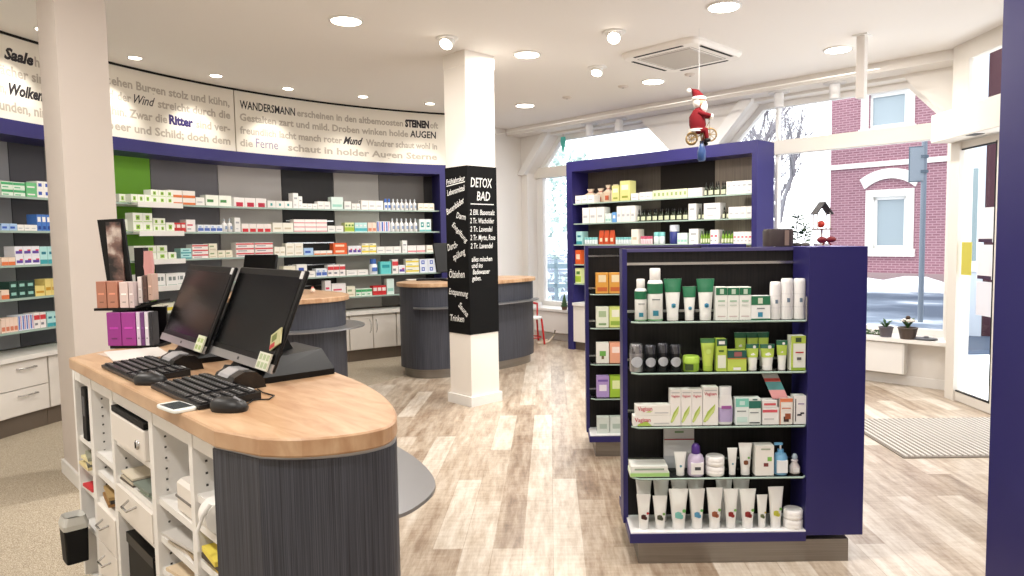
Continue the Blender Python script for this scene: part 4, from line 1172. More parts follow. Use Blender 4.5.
# tubes in the rows behind
for k, (x, w, h) in enumerate(((.86, .055, .155), (.915, .055, .155), (.965, .05, .155))):
    put_tube(x, GL[2], w, h, (240, 242, 236), (240, 240, 238), [(.50, .84, (186, 210, 90)), (.84, 1.0, (34, 96, 70))], '%s of three taller lime tubes in the back row, second shelf' % ORD[k + 1], None, y=3.15)
for k, (x, w, h) in enumerate(((.42, .075, .20), (.50, .075, .20), (.585, .08, .20), (.66, .08, .20), (.79, .08, .20), (.87, .08, .20))):
    put_tube(x, GL[5], w, h, (234, 234, 232), (236, 236, 234), [], '%s of six tall white tubes in the back row of the base deck' % ORD[k + 1], None, y=3.155)
# brochure leaning out of the third shelf
b = MB(); 
P_ = [(.935, 3.10, .855), (1.005, 3.10, .855), (1.045, 3.045, .735), (.975, 3.045, .735)]
for (f0, f1, c) in ((0, .3, (176, 170, 168)), (.3, .42, (206, 80, 70)), (.42, .7, (70, 140, 140)), (.7, 1.0, (220, 150, 150))):
    def lp(a, b_, f): return tuple(a[i] + (b_[i] - a[i]) * f for i in range(3))
    q = [lp(P_[0], P_[3], f0), lp(P_[1], P_[2], f0), lp(P_[1], P_[2], f1), lp(P_[0], P_[3], f1)]
    q2 = [(x, y + .0015, z) for x, y, z in q]
    b.loft([q, q2], C_(c, .4))
tag(b.build('brochure'), 'colourful brochure strip hanging over the third shelf', 'brochure')
# second gondola: pairs of boxes
G2 = [(1, 'orange and gold carton', (222, 160, 70), [(.2, .8, .55, .9, (240, 220, 180)), (.1, .9, .1, .3, (200, 100, 50))], (222, 160, 70), [(.2, .8, .55, .9, (244, 226, 186)), (.1, .9, .1, .3, (200, 100, 50))], .135, 'orange and gold carton'),
      (2, 'cream carton with green print', (228, 232, 214), [(.2, .8, .5, .8, (170, 190, 150)), (.2, .8, .1, .2, (130, 160, 110))], (214, 224, 130), [(.2, .8, .5, .85, (240, 240, 220)), (.1, .9, .1, .3, (150, 180, 70))], .135, 'yellow-green carton'),
      (3, 'white carton with a green tree', (236, 234, 226), [(.25, .75, .35, .6, (110, 170, 80)), (.4, .6, .2, .35, (110, 90, 60))], (236, 170, 140), [(.2, .8, .5, .8, (246, 226, 216))], .135, 'salmon pink carton'),
      (4, 'lilac carton', (176, 150, 206), [(.2, .8, .3, .6, (236, 230, 240)), (.1, .9, .75, .85, (120, 90, 170))], (160, 196, 60), [(.2, .8, .4, .8, (226, 236, 180))], .14, 'lime green carton'),
      (5, 'pale grey-green carton', (208, 216, 210), [(.2, .8, .3, .6, (170, 186, 176))], (212, 220, 214), [(.2, .8, .3, .6, (170, 186, 176))], .11, 'pale grey-white carton')]
for lv, n1, c1, m1, c2, m2, h, n2 in G2:
    pl = DESC1[lv] + ', second unit'
    put_carton(.345, GL[lv], .082, h, c1, m1, n1 + ', ' + pl + ', by the edge', d=.06, y=4.64, group='cartons on the second shelf unit')
    put_carton(.432, GL[lv], .082, h, c2, m2, n2 + ', ' + pl + ', further in', d=.06, y=4.64, group='cartons on the second shelf unit')
    put_carton(.519, GL[lv], .082, h, c2, m2, n2 + ', ' + pl + ', partly hidden by the front unit', d=.06, y=4.64, group='cartons on the second shelf unit')
# ================================================================ FRONT COUNTER
def smooth(pts, n=5):
    out = []
    for i in range(len(pts) - 1):
        p0, p1, p2, p3 = pts[max(i - 1, 0)], pts[i], pts[i + 1], pts[min(i + 2, len(pts) - 1)]
        for k in range(n):
            t = k / n
            out.append(tuple(.5 * ((2 * p1[j]) + (-p0[j] + p2[j]) * t + (2 * p0[j] - 5 * p1[j] + 4 * p2[j] - p3[j]) * t * t + (-p0[j] + 3 * p1[j] - 3 * p2[j] + p3[j]) * t ** 3) for j in (0, 1)))
    out.append(pts[-1]); return out
CO = (*st(-2.6, .85), 0)
counter = empty('service_counter', CO, R(-45), 'large front service counter with a beech top, grey rounded end and white pigeonholes', 'counter')
def LC(p): return (p[0] + 2.6, p[1] - .85)
curve_top = [(-1.755, .60)] + smooth([(-1.60, .645), (-1.53, .70), (-1.48, .78), (-1.46, .87), (-1.49, .935), (-1.59, 1.005), (-1.77, 1.08), (-1.98, 1.135), (-2.19, 1.165), (-2.5, 1.20), (-2.9, 1.20), (-3.3, 1.12), (-3.52, 1.02)])
top_out = [LC(p) for p in curve_top] + [LC((-3.60, .92)), LC((-3.47, .80)), LC((-3.33, .60))]
b = MB()
rings = []
n_ = len(top_out); cxm = sum(p[0] for p in top_out) / n_; cym = sum(p[1] for p in top_out) / n_
def inset(pts, k):
    out = []
    a = sum(pts[i][0] * pts[(i + 1) % len(pts)][1] - pts[(i + 1) % len(pts)][0] * pts[i][1] for i in range(len(pts)))
    for i in range(len(pts)):
        p0, p1, p2 = Vector(pts[i - 1]), Vector(pts[i]), Vector(pts[(i + 1) % len(pts)])
        t = ((p1 - p0).normalized() + (p2 - p1).normalized())
        t = t.normalized() if t.length > 1e-6 else (p2 - p1).normalized()
        nn = Vector((-t.y, t.x)) * (1 if a > 0 else -1)
        out.append(tuple(p1 + nn * k))
    return out
if sum(top_out[i][0] * top_out[(i + 1) % n_][1] - top_out[(i + 1) % n_][0] * top_out[i][1] for i in range(n_)) < 0: top_out.reverse()
for k, z in ((.004, .955), (0, .96), (0, .996), (.004, 1.0)): rings.append([(x, y, z) for x, y in inset(top_out, k)])
b.loft(rings, BEECH); b.build('worktop', counter)
body_c = [(-1.80, .632)] + smooth([(-1.63, .675), (-1.57, .72), (-1.515, .79), (-1.495, .87), (-1.52, .93), (-1.62, .98), (-1.79, 1.05), (-1.99, 1.105), (-2.2, 1.135), (-2.5, 1.165), (-2.9, 1.165), (-3.3, 1.08), (-3.50, .98), (-3.50, .90)])
def wall_strip(mb, pts, th, z0, z1, mat):
    P = [Vector(p) for p in pts]; inn = []
    for i, p in enumerate(P):
        t = (P[min(i + 1, len(P) - 1)] - P[max(i - 1, 0)]).normalized()
        inn.append(p + Vector((t.y, -t.x)) * (-th))
    rings = [[(a.x, a.y, z0), (c.x, c.y, z0), (c.x, c.y, z1), (a.x, a.y, z1)] for a, c in zip(P, inn)]
    mb.loft(rings, mat)
bc = [LC(p) for p in body_c]
b = MB(); wall_strip(b, bc, -.025, .10, .945, GREYLAM); b.build('curved_front', counter)
b = MB(); wall_strip(b, bc, -.022, .945, .957, SILVER); b.build('metal_trim', counter)
b = MB(); wall_strip(b, [LC((p[0] - .03 * (1 if p[0] > -2.2 else 0), p[1] - .03)) for p in body_c[2:]], -.02, 0, .10, STEEL); b.build('plinth', counter)
# bag shelf running round the customer side
sp = smooth([(-1.515, .90), (-1.52, 1.00), (-1.60, 1.13), (-1.74, 1.21), (-1.95, 1.27), (-2.2, 1.30), (-2.5, 1.30)])
b = MB()
pts = [LC(p) for p in sp] + [LC((-2.5, 1.15)), LC((-2.0, 1.08)), LC((-1.62, .96))]
b.prism(pts, .742, .752, GREYMETAL); b.build('bag_shelf', counter)
# pigeonhole side
F, Bk = .630 - .85, .96 - .85
def cb(mb, s0, s1, z0, z1, mat=WHITE, f=F, bk=Bk): mb.box(s0 + 2.6, s1 + 2.6, f, bk, z0, z1, mat)
b = MB()
for s0, s1 in ((-3.45, -3.42), (-3.19, -3.14), (-2.87, -2.835), (-2.41, -2.37), (-2.045, -2.015), (-1.835, -1.80)): cb(b, s0, s1, .06, .955)
cb(b, -3.45, -1.80, .895, .955, WHITE, F + .003); cb(b, -3.45, -1.80, .0, .06, WHITE, F + .02); b.box(-3.45 + 2.6, -1.80 + 2.6, Bk, Bk + .012, .0, .955, WHITE)
b.build('carcass', counter)
for s0, s1, zs in ((-3.42, -3.19, (.66, .55, .46, .30)), (-3.14, -2.87, (.65, .575, .47)), (-2.835, -2.41, (.76, .625, .50)), (-2.37, -2.045, (.665, .545, .44, .30)), (-2.015, -1.835, (.765, .685, .58, .45, .30))):
    for z in zs:
        b = MB(); cb(b, s0, s1, z - .022, z, WHITE, F + .008); b.build('pigeonhole_shelf', counter)
bh = MB()
for s_ in (-3.135, -2.83, -2.365, -2.01):
    for k in range(16):
        z = .34 + k * .034; bh.box(s_ + 2.6, s_ + 2.6015, F + .03, F + .036, z, z + .006, C_((60, 58, 56)))
tag(bh.build('peg_holes', counter), kind='stuff')
for s0, s1, z0, z1 in ((-2.835, -2.41, .505, .60), (-3.14, -2.87, .31, .448), (-3.14, -2.87, .17, .305)):
    b = MB(); cb(b, s0 + .003, s1 - .003, z0, z1, CABW, F - .004, F + .015); d_ = b.build('drawer', counter)
    h = MB(); sm = (s0 + s1) / 2 + 2.6; zz = (z0 + z1) / 2 + .02
    h.tube([(sm - .045, F - .004, zz + .008), (sm - .03, F - .03, zz - .004), (sm + .03, F - .03, zz - .004), (sm + .045, F - .004, zz + .008)], .004, CHROME)
    h.build('handle', d_)
def on_counter(nm, s, t, z, rz, label, cat, grp=None): return empty(nm, (*st(s, t), z), R(-45) + R(rz), label, cat, grp)
# cash drawer in the top pigeonhole
e = on_counter('cash_drawer', -2.623, .62, .765, 0, 'white cash drawer with a keyhole in the upper pigeonhole', 'cash drawer')
b = MB(); b.box(-.19, .19, .0, .28, 0, .10, CABW, bev=.004); b.build('body', e)
b = MB(); b.lathe([(.016, 0), (.016, .006), (.010, .008)], CHROME, 14, Matrix.Translation((.13, 0, .045)) @ Matrix.Rotation(R(90), 4, 'X')); b.box(.128, .132, -.010, -.007, .035, .055, BLACK); b.build('lock', e)
b = MB(); b.box(-.19, .19, .002, .26, .103, .122, BLACKM); b.build('lid', e)  # black slab stands in for the shaded gap over the drawer
# things in the pigeonholes
def stack_papers(s, t, z, w, d, cols, label, ht=.006, nm='papers', cat='papers'):
    b = MB(); zz = 0
    for i, c in enumerate(cols):
        o = random.uniform(-.012, .012); a = random.uniform(-.15, .15); M = Matrix.Translation((o, o, 0)) @ Matrix.Rotation(a, 4, 'Z')
        b.box(-w / 2, w / 2, -d / 2, d / 2, zz, zz + ht, C_(c, .6), M); zz += ht + .0006
    o = b.build(nm, None, (*st(s, t), z + .0005), R(-45)); tag(o, label, cat)
stack_papers(-2.72, .715, .625, .14, .16, [(90, 80, 70), (200, 190, 170), (60, 56, 54), (220, 210, 190)], 'pile of leaflets below the cash drawer', .007)
stack_papers(-2.53, .712, .625, .16, .15, [(150, 170, 150), (180, 190, 190), (120, 130, 120)], 'greenish folded papers below the cash drawer', .010)
stack_papers(-3.0, .72, .47, .17, .16, [(70, 56, 44), (150, 110, 60), (50, 44, 40), (170, 140, 90)], 'dark notebooks in the second column of pigeonholes', .012)
stack_papers(-2.19, .725, .545, .22, .17, [(210, 200, 186), (170, 150, 120), (236, 232, 226), (200, 196, 190)], 'loose white papers in the fourth column of pigeonholes', .008)
stack_papers(-2.19, .725, .44, .22, .17, [(190, 150, 100), (120, 90, 60), (220, 200, 170)], 'brown envelopes low in the fourth column of pigeonholes', .010)
stack_papers(-1.925, .70, .58, .13, .13, [(226, 196, 60), (70, 60, 50), (236, 216, 90)], 'yellow notepads in the last column of pigeonholes', .014)
stack_papers(-3.30, .705, .46, .12, .14, [(200, 40, 50)], 'red folder in the first column of pigeonholes', .012, 'folder', 'folder')
stack_papers(-3.30, .705, .55, .14, .14, [(216, 200, 150), (110, 110, 100), (226, 216, 170), (150, 150, 130)], 'yellowish forms in the first column of pigeonholes', .012)
e = on_counter('ring_binder', -3.31, .636, .66, 0, 'black ring binder upright in the first pigeonhole', 'binder')
b = MB(); b.box(-.035, .035, 0, .2, 0, .215, BLACKM, bev=.003); b.box(-.02, .02, -.001, 0, .1, .18, C_((70, 70, 74))); b.build('body', e)
e = on_counter('label_printer', -2.13, .70, .665, 0, 'small white label printer in the tall pigeonhole', 'printer')
b = MB(); b.box(-.075, .075, -.06, .12, 0, .10, CABW, bev=.01); b.build('body', e); b = MB(); b.box(-.077, .077, -.062, .10, .045, .052, C_((120, 116, 112))); b.build('seam', e)
e = on_counter('paper_roll', -1.915, .628, .685, 0, 'white paper roll with a hanging strip in the last pigeonhole', 'paper roll')
Mx = Matrix.Translation((0, .03, .045)) @ Matrix.Rotation(R(90), 4, 'Y')
b = MB(); b.lathe([(.044, -.03), (.044, .03)], C_((240, 238, 234), .6), 20, Mx); b.lathe([(.014, -.031), (.014, .031)], C_((150, 140, 130)), 12, Mx); b.build('roll', e)
b = MB(); b.tube([(.02, .0, .085), (.025, -.02, .06), (.02, -.035, .02), (.02, -.03, -.03)], .006, C_((240, 238, 234), .6)); b.build('strip', e)
e = on_counter('storage_box', -2.60, .675, .08, 0, 'tall black storage box in the open lower compartment', 'box')
b = MB(); b.box(-.15, .15, -.04, .2, 0, .36, BLACKM, bev=.006); b.build('body', e); b = MB(); b.box(-.153, .153, -.043, .203, .33, .365, BLACK); b.build('lid', e)
# black bin hooked to the counter's end
e = on_counter('waste_bin', -3.29, .575, .19, 0, 'small black waste bin with a clear bag hooked to the pigeonhole side', 'bin')
b = MB(); b.loft([rr_ring(.095, .075, 0, p=9), rr_ring(.10, .085, .15, p=9)], BLACKM); b.build('bucket', e)
b = MB(); b.loft([rr_ring(.103, .088, .135, p=6), rr_ring(.108, .092, .155, p=6), rr_ring(.09, .075, .185, p=4), rr_ring(.06, .05, .165)], C_((196, 196, 190), .3), cap=False); b.build('bin_bag', e)

# keyboards, mice, scanners, phone
def keyboard(s, t, rz, label):
    e = on_counter('keyboard', s, t, 1.0, rz, label, 'keyboard', 'keyboards on the front counter')
    b = MB(); b.loft([[(-.21, -.085, .002), (.21, -.085, .002), (.21, .085, .002), (-.21, .085, .002)], [(-.21, -.085, .012), (.21, -.085, .012), (.21, .085, .024), (-.21, .085, .024)]], C_((18, 18, 20), .4)); b.build('body', e)
    k = MB()
    for r_ in range(6):
        for c_ in range(20):
            if c_ in (14, 15) and r_ in (2, 3): continue
            if c_ == 14 or (c_ == 15 and r_ == 4): continue
            x = -.20 + c_ * .0203; y = -.076 + r_ * .0258; zz = .012 + (y + .085) / .17 * .012
            x1 = x + .0165
            if r_ == 0 and 3 <= c_ <= 8:
                if c_ > 3: continue
                x1 = x + .118
            k.box(x, x1, y, y + .019, zz, zz + .006, C_((30, 30, 33), .45))
            k.quad((x + .004, y + .007, zz + .0063), (x + .008, y + .007, zz + .0063), (x + .008, y + .013, zz + .0063), (x + .004, y + .013, zz + .0063), C_((210, 210, 210), .5))
    k.build('keys', e)
    b = MB(); b.box(.13, .17, .079, .083, .0245, .026, C_((200, 200, 200))); b.build('indicator', e)
    return e
keyboard(-2.745, .715, 0, 'black keyboard, the farther of two, under the farther touch screen')
keyboard(-2.20, .728, 0, 'black keyboard in front of the nearer touch screen, beside the phone')
def mouse(s, t, rz, label):
    e = on_counter('computer_mouse', s, t, 1.0, rz, label, 'mouse', 'mice on the front counter')
    b = MB(); b.loft([rr_ring(.056, .10, 0, p=2.4), rr_ring(.062, .108, .010, p=2.4), rr_ring(.056, .10, .024, p=2.3, cy=.004), rr_ring(.036, .07, .034, p=2.2, cy=.008), rr_ring(.012, .03, .037, p=2, cy=.01)], C_((14, 14, 16), .45), True); b.build('body', e)
    b = MB(); b.tube([(0, -.035, .026), (0, -.015, .037)], .005, C_((120, 120, 124))); b.build('wheel', e)
mouse(-2.49, .665, 128, 'black mouse lying between the two keyboards')
mouse(-1.925, .70, 122, 'black mouse at the rounded end of the counter')
def scanner(s, t, rz, label):
    e = on_counter('card_reader', s, t, 1.0, rz, label, 'card reader', 'card readers on the front counter')
    Mx = Matrix.Translation((0, 0, 0.0))
    prof = [(-.05, 0), (-.052, .02), (-.04, .042), (-.01, .056), (.025, .052), (.048, .03), (.055, 0)]
    b = MB(); b.loft([[(-.075, y, z) for y, z in prof], [(.075, y, z) for y, z in prof]], C_((14, 14, 16), .25)); b.build('body', e)
    prof2 = [(-.046, .036), (-.04, .0445), (-.01, .0585), (.02, .056), (.02, .053), (-.01, .0555), (-.038, .041)]
    b = MB(); b.loft([[(-.05, y, z) for y, z in prof2], [(.03, y, z) for y, z in prof2]], C_((196, 196, 200), .3, .5)); b.build('top_plate', e)
    b = MB(); b.tube([(-.078, -.04, .012), (-.08, -.01, .058), (-.078, .03, .05), (-.076, .05, .01)], .004, C_((30, 30, 32))); b.build('rim_wire', e)
scanner(-2.72, .825, 0, 'black and silver card reader before the farther screen')
scanner(-2.235, .845, 0, 'black and silver card reader before the nearer screen')
e = on_counter('smartphone', -2.06, .61, 1.0, 5, 'white smartphone lying at the counter edge', 'phone')
b = MB(); b.loft([rr_ring(.125, .062, 0, p=6, n=24), rr_ring(.128, .065, .002, p=6, n=24), rr_ring(.128, .065, .007, p=6, n=24), rr_ring(.125, .062, .009, p=6, n=24)], C_((232, 236, 232), .3)); b.build('case', e)
b = MB(); b.box(-.045, .045, -.026, .026, .009, .0098, C_((60, 66, 68), .1)); b.build('screen', e)
b = MB(); pts = [(*st(-2.13, .86), 1.004), (*st(-2.07, .85), 1.004), (*st(-2.0, .855), 1.004), (*st(-1.965, .825), 1.004), (*st(-1.99, .79), 1.004), (*st(-1.93, .745), 1.006)]
b.tube(pts, .0022, BLACK, 6); tag(b.build('mouse_cable'), 'thin black cable curling from the card reader to the mouse', 'cable')
stack_papers(-3.22, .80, 1.0, .30, .20, [(206, 190, 176), (220, 214, 208)], 'leaflets lying at the far corner of the counter', .0015, 'leaflets', 'leaflets')
# touch screens
def touch_screen(x, y, z, yaw, label, sticker):
    e = empty('touch_screen', (x, y, 1.0), yaw, label, 'monitor', 'touch screen tills on the front counter')
    dz = z - 1.0
    tilt = Matrix.Translation((0, 0, dz)) @ Matrix.Rotation(R(-22), 4, 'X')
    W, Hh = .585, .335
    b = MB(); b.box(0, W, 0, .012, 0, Hh, BLACK, tilt, bev=.004); b.loft([[(.06, .012, .05), (W - .06, .012, .05), (W - .06, .012, Hh - .04), (.06, .012, Hh - .04)], [(.10, .045, .08), (W - .10, .045, .08), (W - .10, .045, Hh - .08), (.10, .045, Hh - .08)]], BLACKM, M=tilt); b.build('housing', e)
    b = MB(); b.box(.022, W - .022, -.0012, .001, .045, Hh - .025, SCREEN, tilt); b.build('screen', e)
    b = MB(); b.box(.002, W - .002, -.003, .004, -.002, .026, C_((168, 166, 166), .35, .5), tilt); b.box(W / 2 - .008, W / 2 + .008, -.0035, -.003, .008, .018, C_((60, 60, 64)), tilt); b.build('lower_bezel', e)
    b = MB(); b.loft([[(.20, .0, .0005), (.49, .0, .0005), (.49, .25, .0005), (.20, .25, .0005)], [(.20, .0, .02), (.49, .0, .02), (.49, .25, .02), (.20, .25, .02)], [(.22, .04, .075), (.44, .07, .075), (.44, .23, .085), (.22, .23, .085)]], BLACK)
    b.loft([[(W / 2 - .06, .10, .018), (W / 2 + .06, .10, .018), (W / 2 + .06, .20, .018), (W / 2 - .06, .20, .018)], [(W / 2 - .05, .10, dz + .1), (W / 2 + .05, .10, dz + .1), (W / 2 + .05, .135, dz + .1), (W / 2 - .05, .135, dz + .1)]], BLACKM)
    b.build('stand', e)
    b = MB(); b.box(W - .035, W - .012, -.002, -.0004, Hh - .03, Hh - .004, C_((214, 214, 214)), tilt); b.build('corner_tag', e)
    q = MB()
    if sticker:
        q.box(W - .11, W - .02, -.012, -.006, .0, .055, C_((222, 222, 206), .6), tilt)
        for i in range(3):
            for j in range(2): q.box(W - .10 + i * .028, W - .08 + i * .028, -.0125, -.012, .006 + j * .025, .024 + j * .025, C_((176, 190, 150)), tilt)
        q.build('note_pad', e)
        q = MB(); T2 = tilt @ Matrix.Translation((W - .04, -.004, .10)) @ Matrix.Rotation(R(-30), 4, 'Y'); q.box(-.03, .035, -.004, 0, -.025, .03, C_((190, 186, 140), .5), T2); q.box(-.02, .01, -.0046, -.004, .0, .022, C_((110, 120, 60)), T2); q.box(-.03, .0, -.0046, -.004, -.022, -.006, C_((180, 50, 50)), T2); q.build('sticker', e)
    else:
        q.box(W - .09, W - .01, -.012, -.006, .0, .06, C_((222, 226, 200), .6), tilt)
        for i in range(2):
            for j in range(2): q.box(W - .08 + i * .035, W - .055 + i * .035, -.0125, -.012, .008 + j * .026, .024 + j * .026, C_((170, 190, 120)), tilt)
        q.build('note_pad', e)
    return e
touch_screen(-1.256, 2.554, 1.05, R(-47.1), 'nearer black touch screen leaning back, with a red and yellow sticker', True)
touch_screen(-1.658, 2.956, 1.05, R(-47.4), 'farther black touch screen leaning back, behind the farther keyboard', False)
# cosmetics rack
e = empty('cosmetics_rack', (-1.84, 3.07, 1.0), 0, 'black counter display rack with a portrait poster and cosmetics', 'display rack')
def xz(mb, pts, y0, y1, mat): mb.loft([[(x, y0, z) for x, z in pts], [(x, y1, z) for x, z in pts]], mat)
b = MB(); xz(b, [(-.07, 0), (.14, 0), (.14, .17), (-.125, .17), (-.125, .19), (-.17, .56), (-.155, .57), (-.08, .575), (-.07, .40), (-.055, .19), (-.12, .165)][0:0] or [(-.07, .0), (.12, .0), (.12, .17), (-.02, .17), (-.05, .565), (-.165, .56), (-.125, .17)], .05, .062, BLACK); b.build('backboard', e)
b = MB(); xz(b, [(-.115, .20), (-.05, .20), (-.062, .55), (-.125, .55)], .044, .05, mat_noise('portrait_print', [(.35, (30, 24, 24)), (.5, (120, 92, 84)), (.62, (200, 186, 176)), (.75, (220, 212, 206))], 14, .4)); b.build('poster', e)
b = MB(); b.box(-.13, .02, -.06, .05, .165, .176, BLACK); b.loft([[(.02, -.06, .165), (.02, .05, .165), (.02, .05, .176), (.02, -.06, .176)], [(.13, -.03, .195), (.13, .07, .195), (.13, .07, .206), (.13, -.03, .206)]], BLACK); b.build('shelf', e)
b = MB(); b.box(-.07, .13, -.06, .062, 0, .012, BLACK); b.build('base', e)
def cos_box(x, z, w, h, c, label, y=3.035, rz=0, d=.05, z0=1.0):
    b = MB(); b.box(-w / 2, w / 2, -d / 2, d / 2, 0, h, C_(c, .4), bev=.001); b.box(-w * .3, w * .3, -d / 2 - .0008, -d / 2, h * .5, h * .56, C_(tuple(min(255, int(v * 1.25)) for v in c), .4)); b.box(-w * .2, w * .2, -d / 2 - .0008, -d / 2, h * .2, h * .24, C_(tuple(int(v * .7) for v in c), .4))
    o = b.build('cosmetics_box', None, (x, y, z0 + z), rz); tag(o, label, 'box', 'cosmetics on the black display rack')
for i, (x, w, c, n1) in enumerate(((-1.935, .042, (176, 120, 98), 'copper brown box, first on the rack shelf'), (-1.888, .044, (184, 126, 104), 'copper brown box, second on the rack shelf'), (-1.838, .036, (226, 206, 202), 'pale pink box, third on the rack shelf'), (-1.806, .02, (214, 196, 196), 'slim pale box, fourth on the rack shelf'))):
    cos_box(x, .177, w, .115 - (.004 * (i > 1)), c, n1)
for i, (x, c, n1, z) in enumerate(((-1.782, (232, 222, 220), 'whitish slim box on the raised end of the rack shelf', .194), (-1.760, (90, 66, 60), 'dark brown slim box on the raised end of the rack shelf', .200), (-1.738, (190, 160, 146), 'beige slim box on the raised end of the rack shelf', .206))):
    cos_box(x, z, .018, .115, c, n1, 3.06)
for i, (x, w, c, n1) in enumerate(((-1.885, .06, (150, 50, 140), 'magenta box, first in the lower rack tier'), (-1.822, .06, (158, 54, 146), 'magenta box, second in the lower rack tier'), (-1.780, .016, (216, 200, 222), 'slim lilac box, third in the lower rack tier'), (-1.762, .016, (110, 60, 120), 'slim violet box, fourth in the lower rack tier'), (-1.744, .016, (220, 214, 224), 'slim whitish box, fifth in the lower rack tier'), (-1.726, .014, (40, 40, 46), 'slim black box, last in the lower rack tier'))):
    cos_box(x, .0125, w, .145, c, n1, 3.03)
e = empty('scent_tester', (-1.775, 3.10, 1.30), 0, 'pinkish perfume tester bottle above the rack', 'perfume tester'); 
b = MB(); b.loft([rr_ring(.035, .025, 0, p=3), rr_ring(.045, .03, .05, p=3), rr_ring(.035, .025, .12, p=3)], C_((206, 150, 146), .3), True); b.build('bottle', e)
b = MB(); b.box(-.055, -.015, -.012, .03, -.30, .135, BLACK); b.build('holder', e)

# ================================================================ OTHER COUNTERS
def super_pts(cs, ct, hs, ht, p=2.6, n=40, inset_=0.0):
    out = []
    for j in range(n):
        a = 2 * math.pi * j / n; c, s = math.cos(a), math.sin(a)
        out.append((cs + math.copysign(abs(c) ** (2 / p), c) * (hs - inset_), ct + math.copysign(abs(s) ** (2 / p), s) * (ht - inset_)))
    return out
def drum_counter(s, t, hs, ht, label, plate):
    e = empty('service_counter', (*st(s, t), 0), R(-45), label, 'counter')
    def ring(i, z): return [(x, y, z) for x, y in super_pts(0, 0, hs, ht, inset_=i)]
    b = MB(); b.loft([ring(.03, .10), ring(.03, .965)], GREYLAM, True); b.build('body', e)
    b = MB(); b.loft([ring(.004, .965), ring(0, .97), ring(0, 1.0), ring(.003, 1.004)], BEECH); b.build('worktop', e)
    b = MB(); b.loft([ring(.07, 0), ring(.07, .10)], STEEL, True); b.build('plinth', e)
    a0, a1, off = plate
    o_, i_ = [], []
    for k in range(25):
        a = R(a0 + (a1 - a0) * k / 24); c, s_ = math.cos(a), math.sin(a); q = 2 / 2.6
        bx, by = math.copysign(abs(c) ** q, c), math.copysign(abs(s_) ** q, s_)
        w_ = off * math.sin(math.pi * min(1, max(0, k / 24))) ** .35
        i_.append((bx * (hs - .05), by * (ht - .05))); o_.append((bx * (hs - .03 + w_), by * (ht - .03 + w_)))
    b = MB(); vs = [(x, y, .745) for x, y in o_] + [(x, y, .745) for x, y in i_] + [(x, y, .757) for x, y in o_] + [(x, y, .757) for x, y in i_]
    fs = []; n = 25
    for k in range(n - 1):
        fs += [(k, k + 1, n + k + 1, n + k), (2 * n + k + 1, 2 * n + k, 3 * n + k, 3 * n + k + 1), (k + 1, k, 2 * n + k, 2 * n + k + 1)]
    b.add(vs, fs, GREYMETAL); b.build('bag_shelf', e)
    return e
drum_counter(-6.28, 4.98, .46, .88, 'grey drum-shaped service counter behind the chalkboard pillar', (-80, 60, .13))
drum_counter(-5.95, 2.62, .75, .46, 'grey rounded service counter half hidden behind the touch screens', (-50, 80, .16))
def small_monitor(x, y, z, rz, w, h, label):
    e = empty('monitor', (x, y, z), rz, label, 'monitor')
    b = MB(); T_ = Matrix.Translation((0, 0, .10)) @ Matrix.Rotation(R(-15), 4, 'X'); b.box(-w / 2, w / 2, 0, .03, 0, h, BLACK, T_, bev=.004); b.build('housing', e)
    b = MB(); b.box(-w / 2 + .02, w / 2 - .02, .030, .032, .03, h - .02, SCREEN, T_); b.box(w * .25, w * .27, .0325, .033, h * .5, h * .54, C_((220, 220, 220)), T_); b.build('screen', e)
    b = MB(); b.box(-.10, .10, -.06, .14, 0, .015, BLACKM); b.loft([[(-.03, .02, .015), (.03, .02, .015), (.03, .06, .015), (-.03, .06, .015)], [(-.03, .05, .2), (.03, .05, .2), (.03, .08, .2), (-.03, .08, .2)]], BLACKM); b.build('stand', e)
small_monitor(-2.58, 6.16, 1.004, R(-12), .32, .25, 'black monitor standing on the counter behind the touch screens')
small_monitor(-1.05, 7.72, 1.004, R(35), .42, .33, 'black monitor on the drum counter, half hidden by the pillar')
b = MB()
e = empty('keyboard', (-1.36, 7.86, 1.004), R(10), 'black keyboard on the drum counter with papers beside it', 'keyboard')
b = MB(); b.box(-.14, .2, -.06, .07, 0, .018, C_((24, 24, 26), .4), bev=.003); b.build('body', e)
b = MB(); b.box(-.12, .18, -.045, .055, .018, .021, C_((70, 70, 74))); b.build('keys', e)
b = MB(); b.box(-.14, .14, -.1, .1, 0, .004, C_((236, 232, 226), .6)); tag(b.build('papers', None, (-1.5, 8.02, 1.0045), R(20)), 'white papers on the drum counter beside the keyboard', 'papers')
# red and white ornament on the side counter
e = empty('ornament', (-2.19, 6.02, 1.004), 0, 'small red and white ornament on the side counter top', 'ornament')
b = MB(); b.ball((0, 0, .03), .035, C_((190, 60, 60), .5), sc=(1.2, .9, .8)); b.build('body', e)
b = MB(); b.ball((-.005, 0, .072), .024, C_((220, 180, 180), .5)); b.ball((-.005, 0, .098), .012, C_((180, 50, 60), .5)); b.build('head', e)
e = empty('ornament', (-2.08, 6.12, 1.004), 0, 'small cream ornament beside the red one on the side counter', 'ornament')
b = MB(); b.ball((0, 0, .02), .024, C_((226, 206, 190), .5)); b.build('body', e); b = MB(); b.ball((0, 0, .045), .012, C_((200, 120, 110), .5)); b.build('head', e)

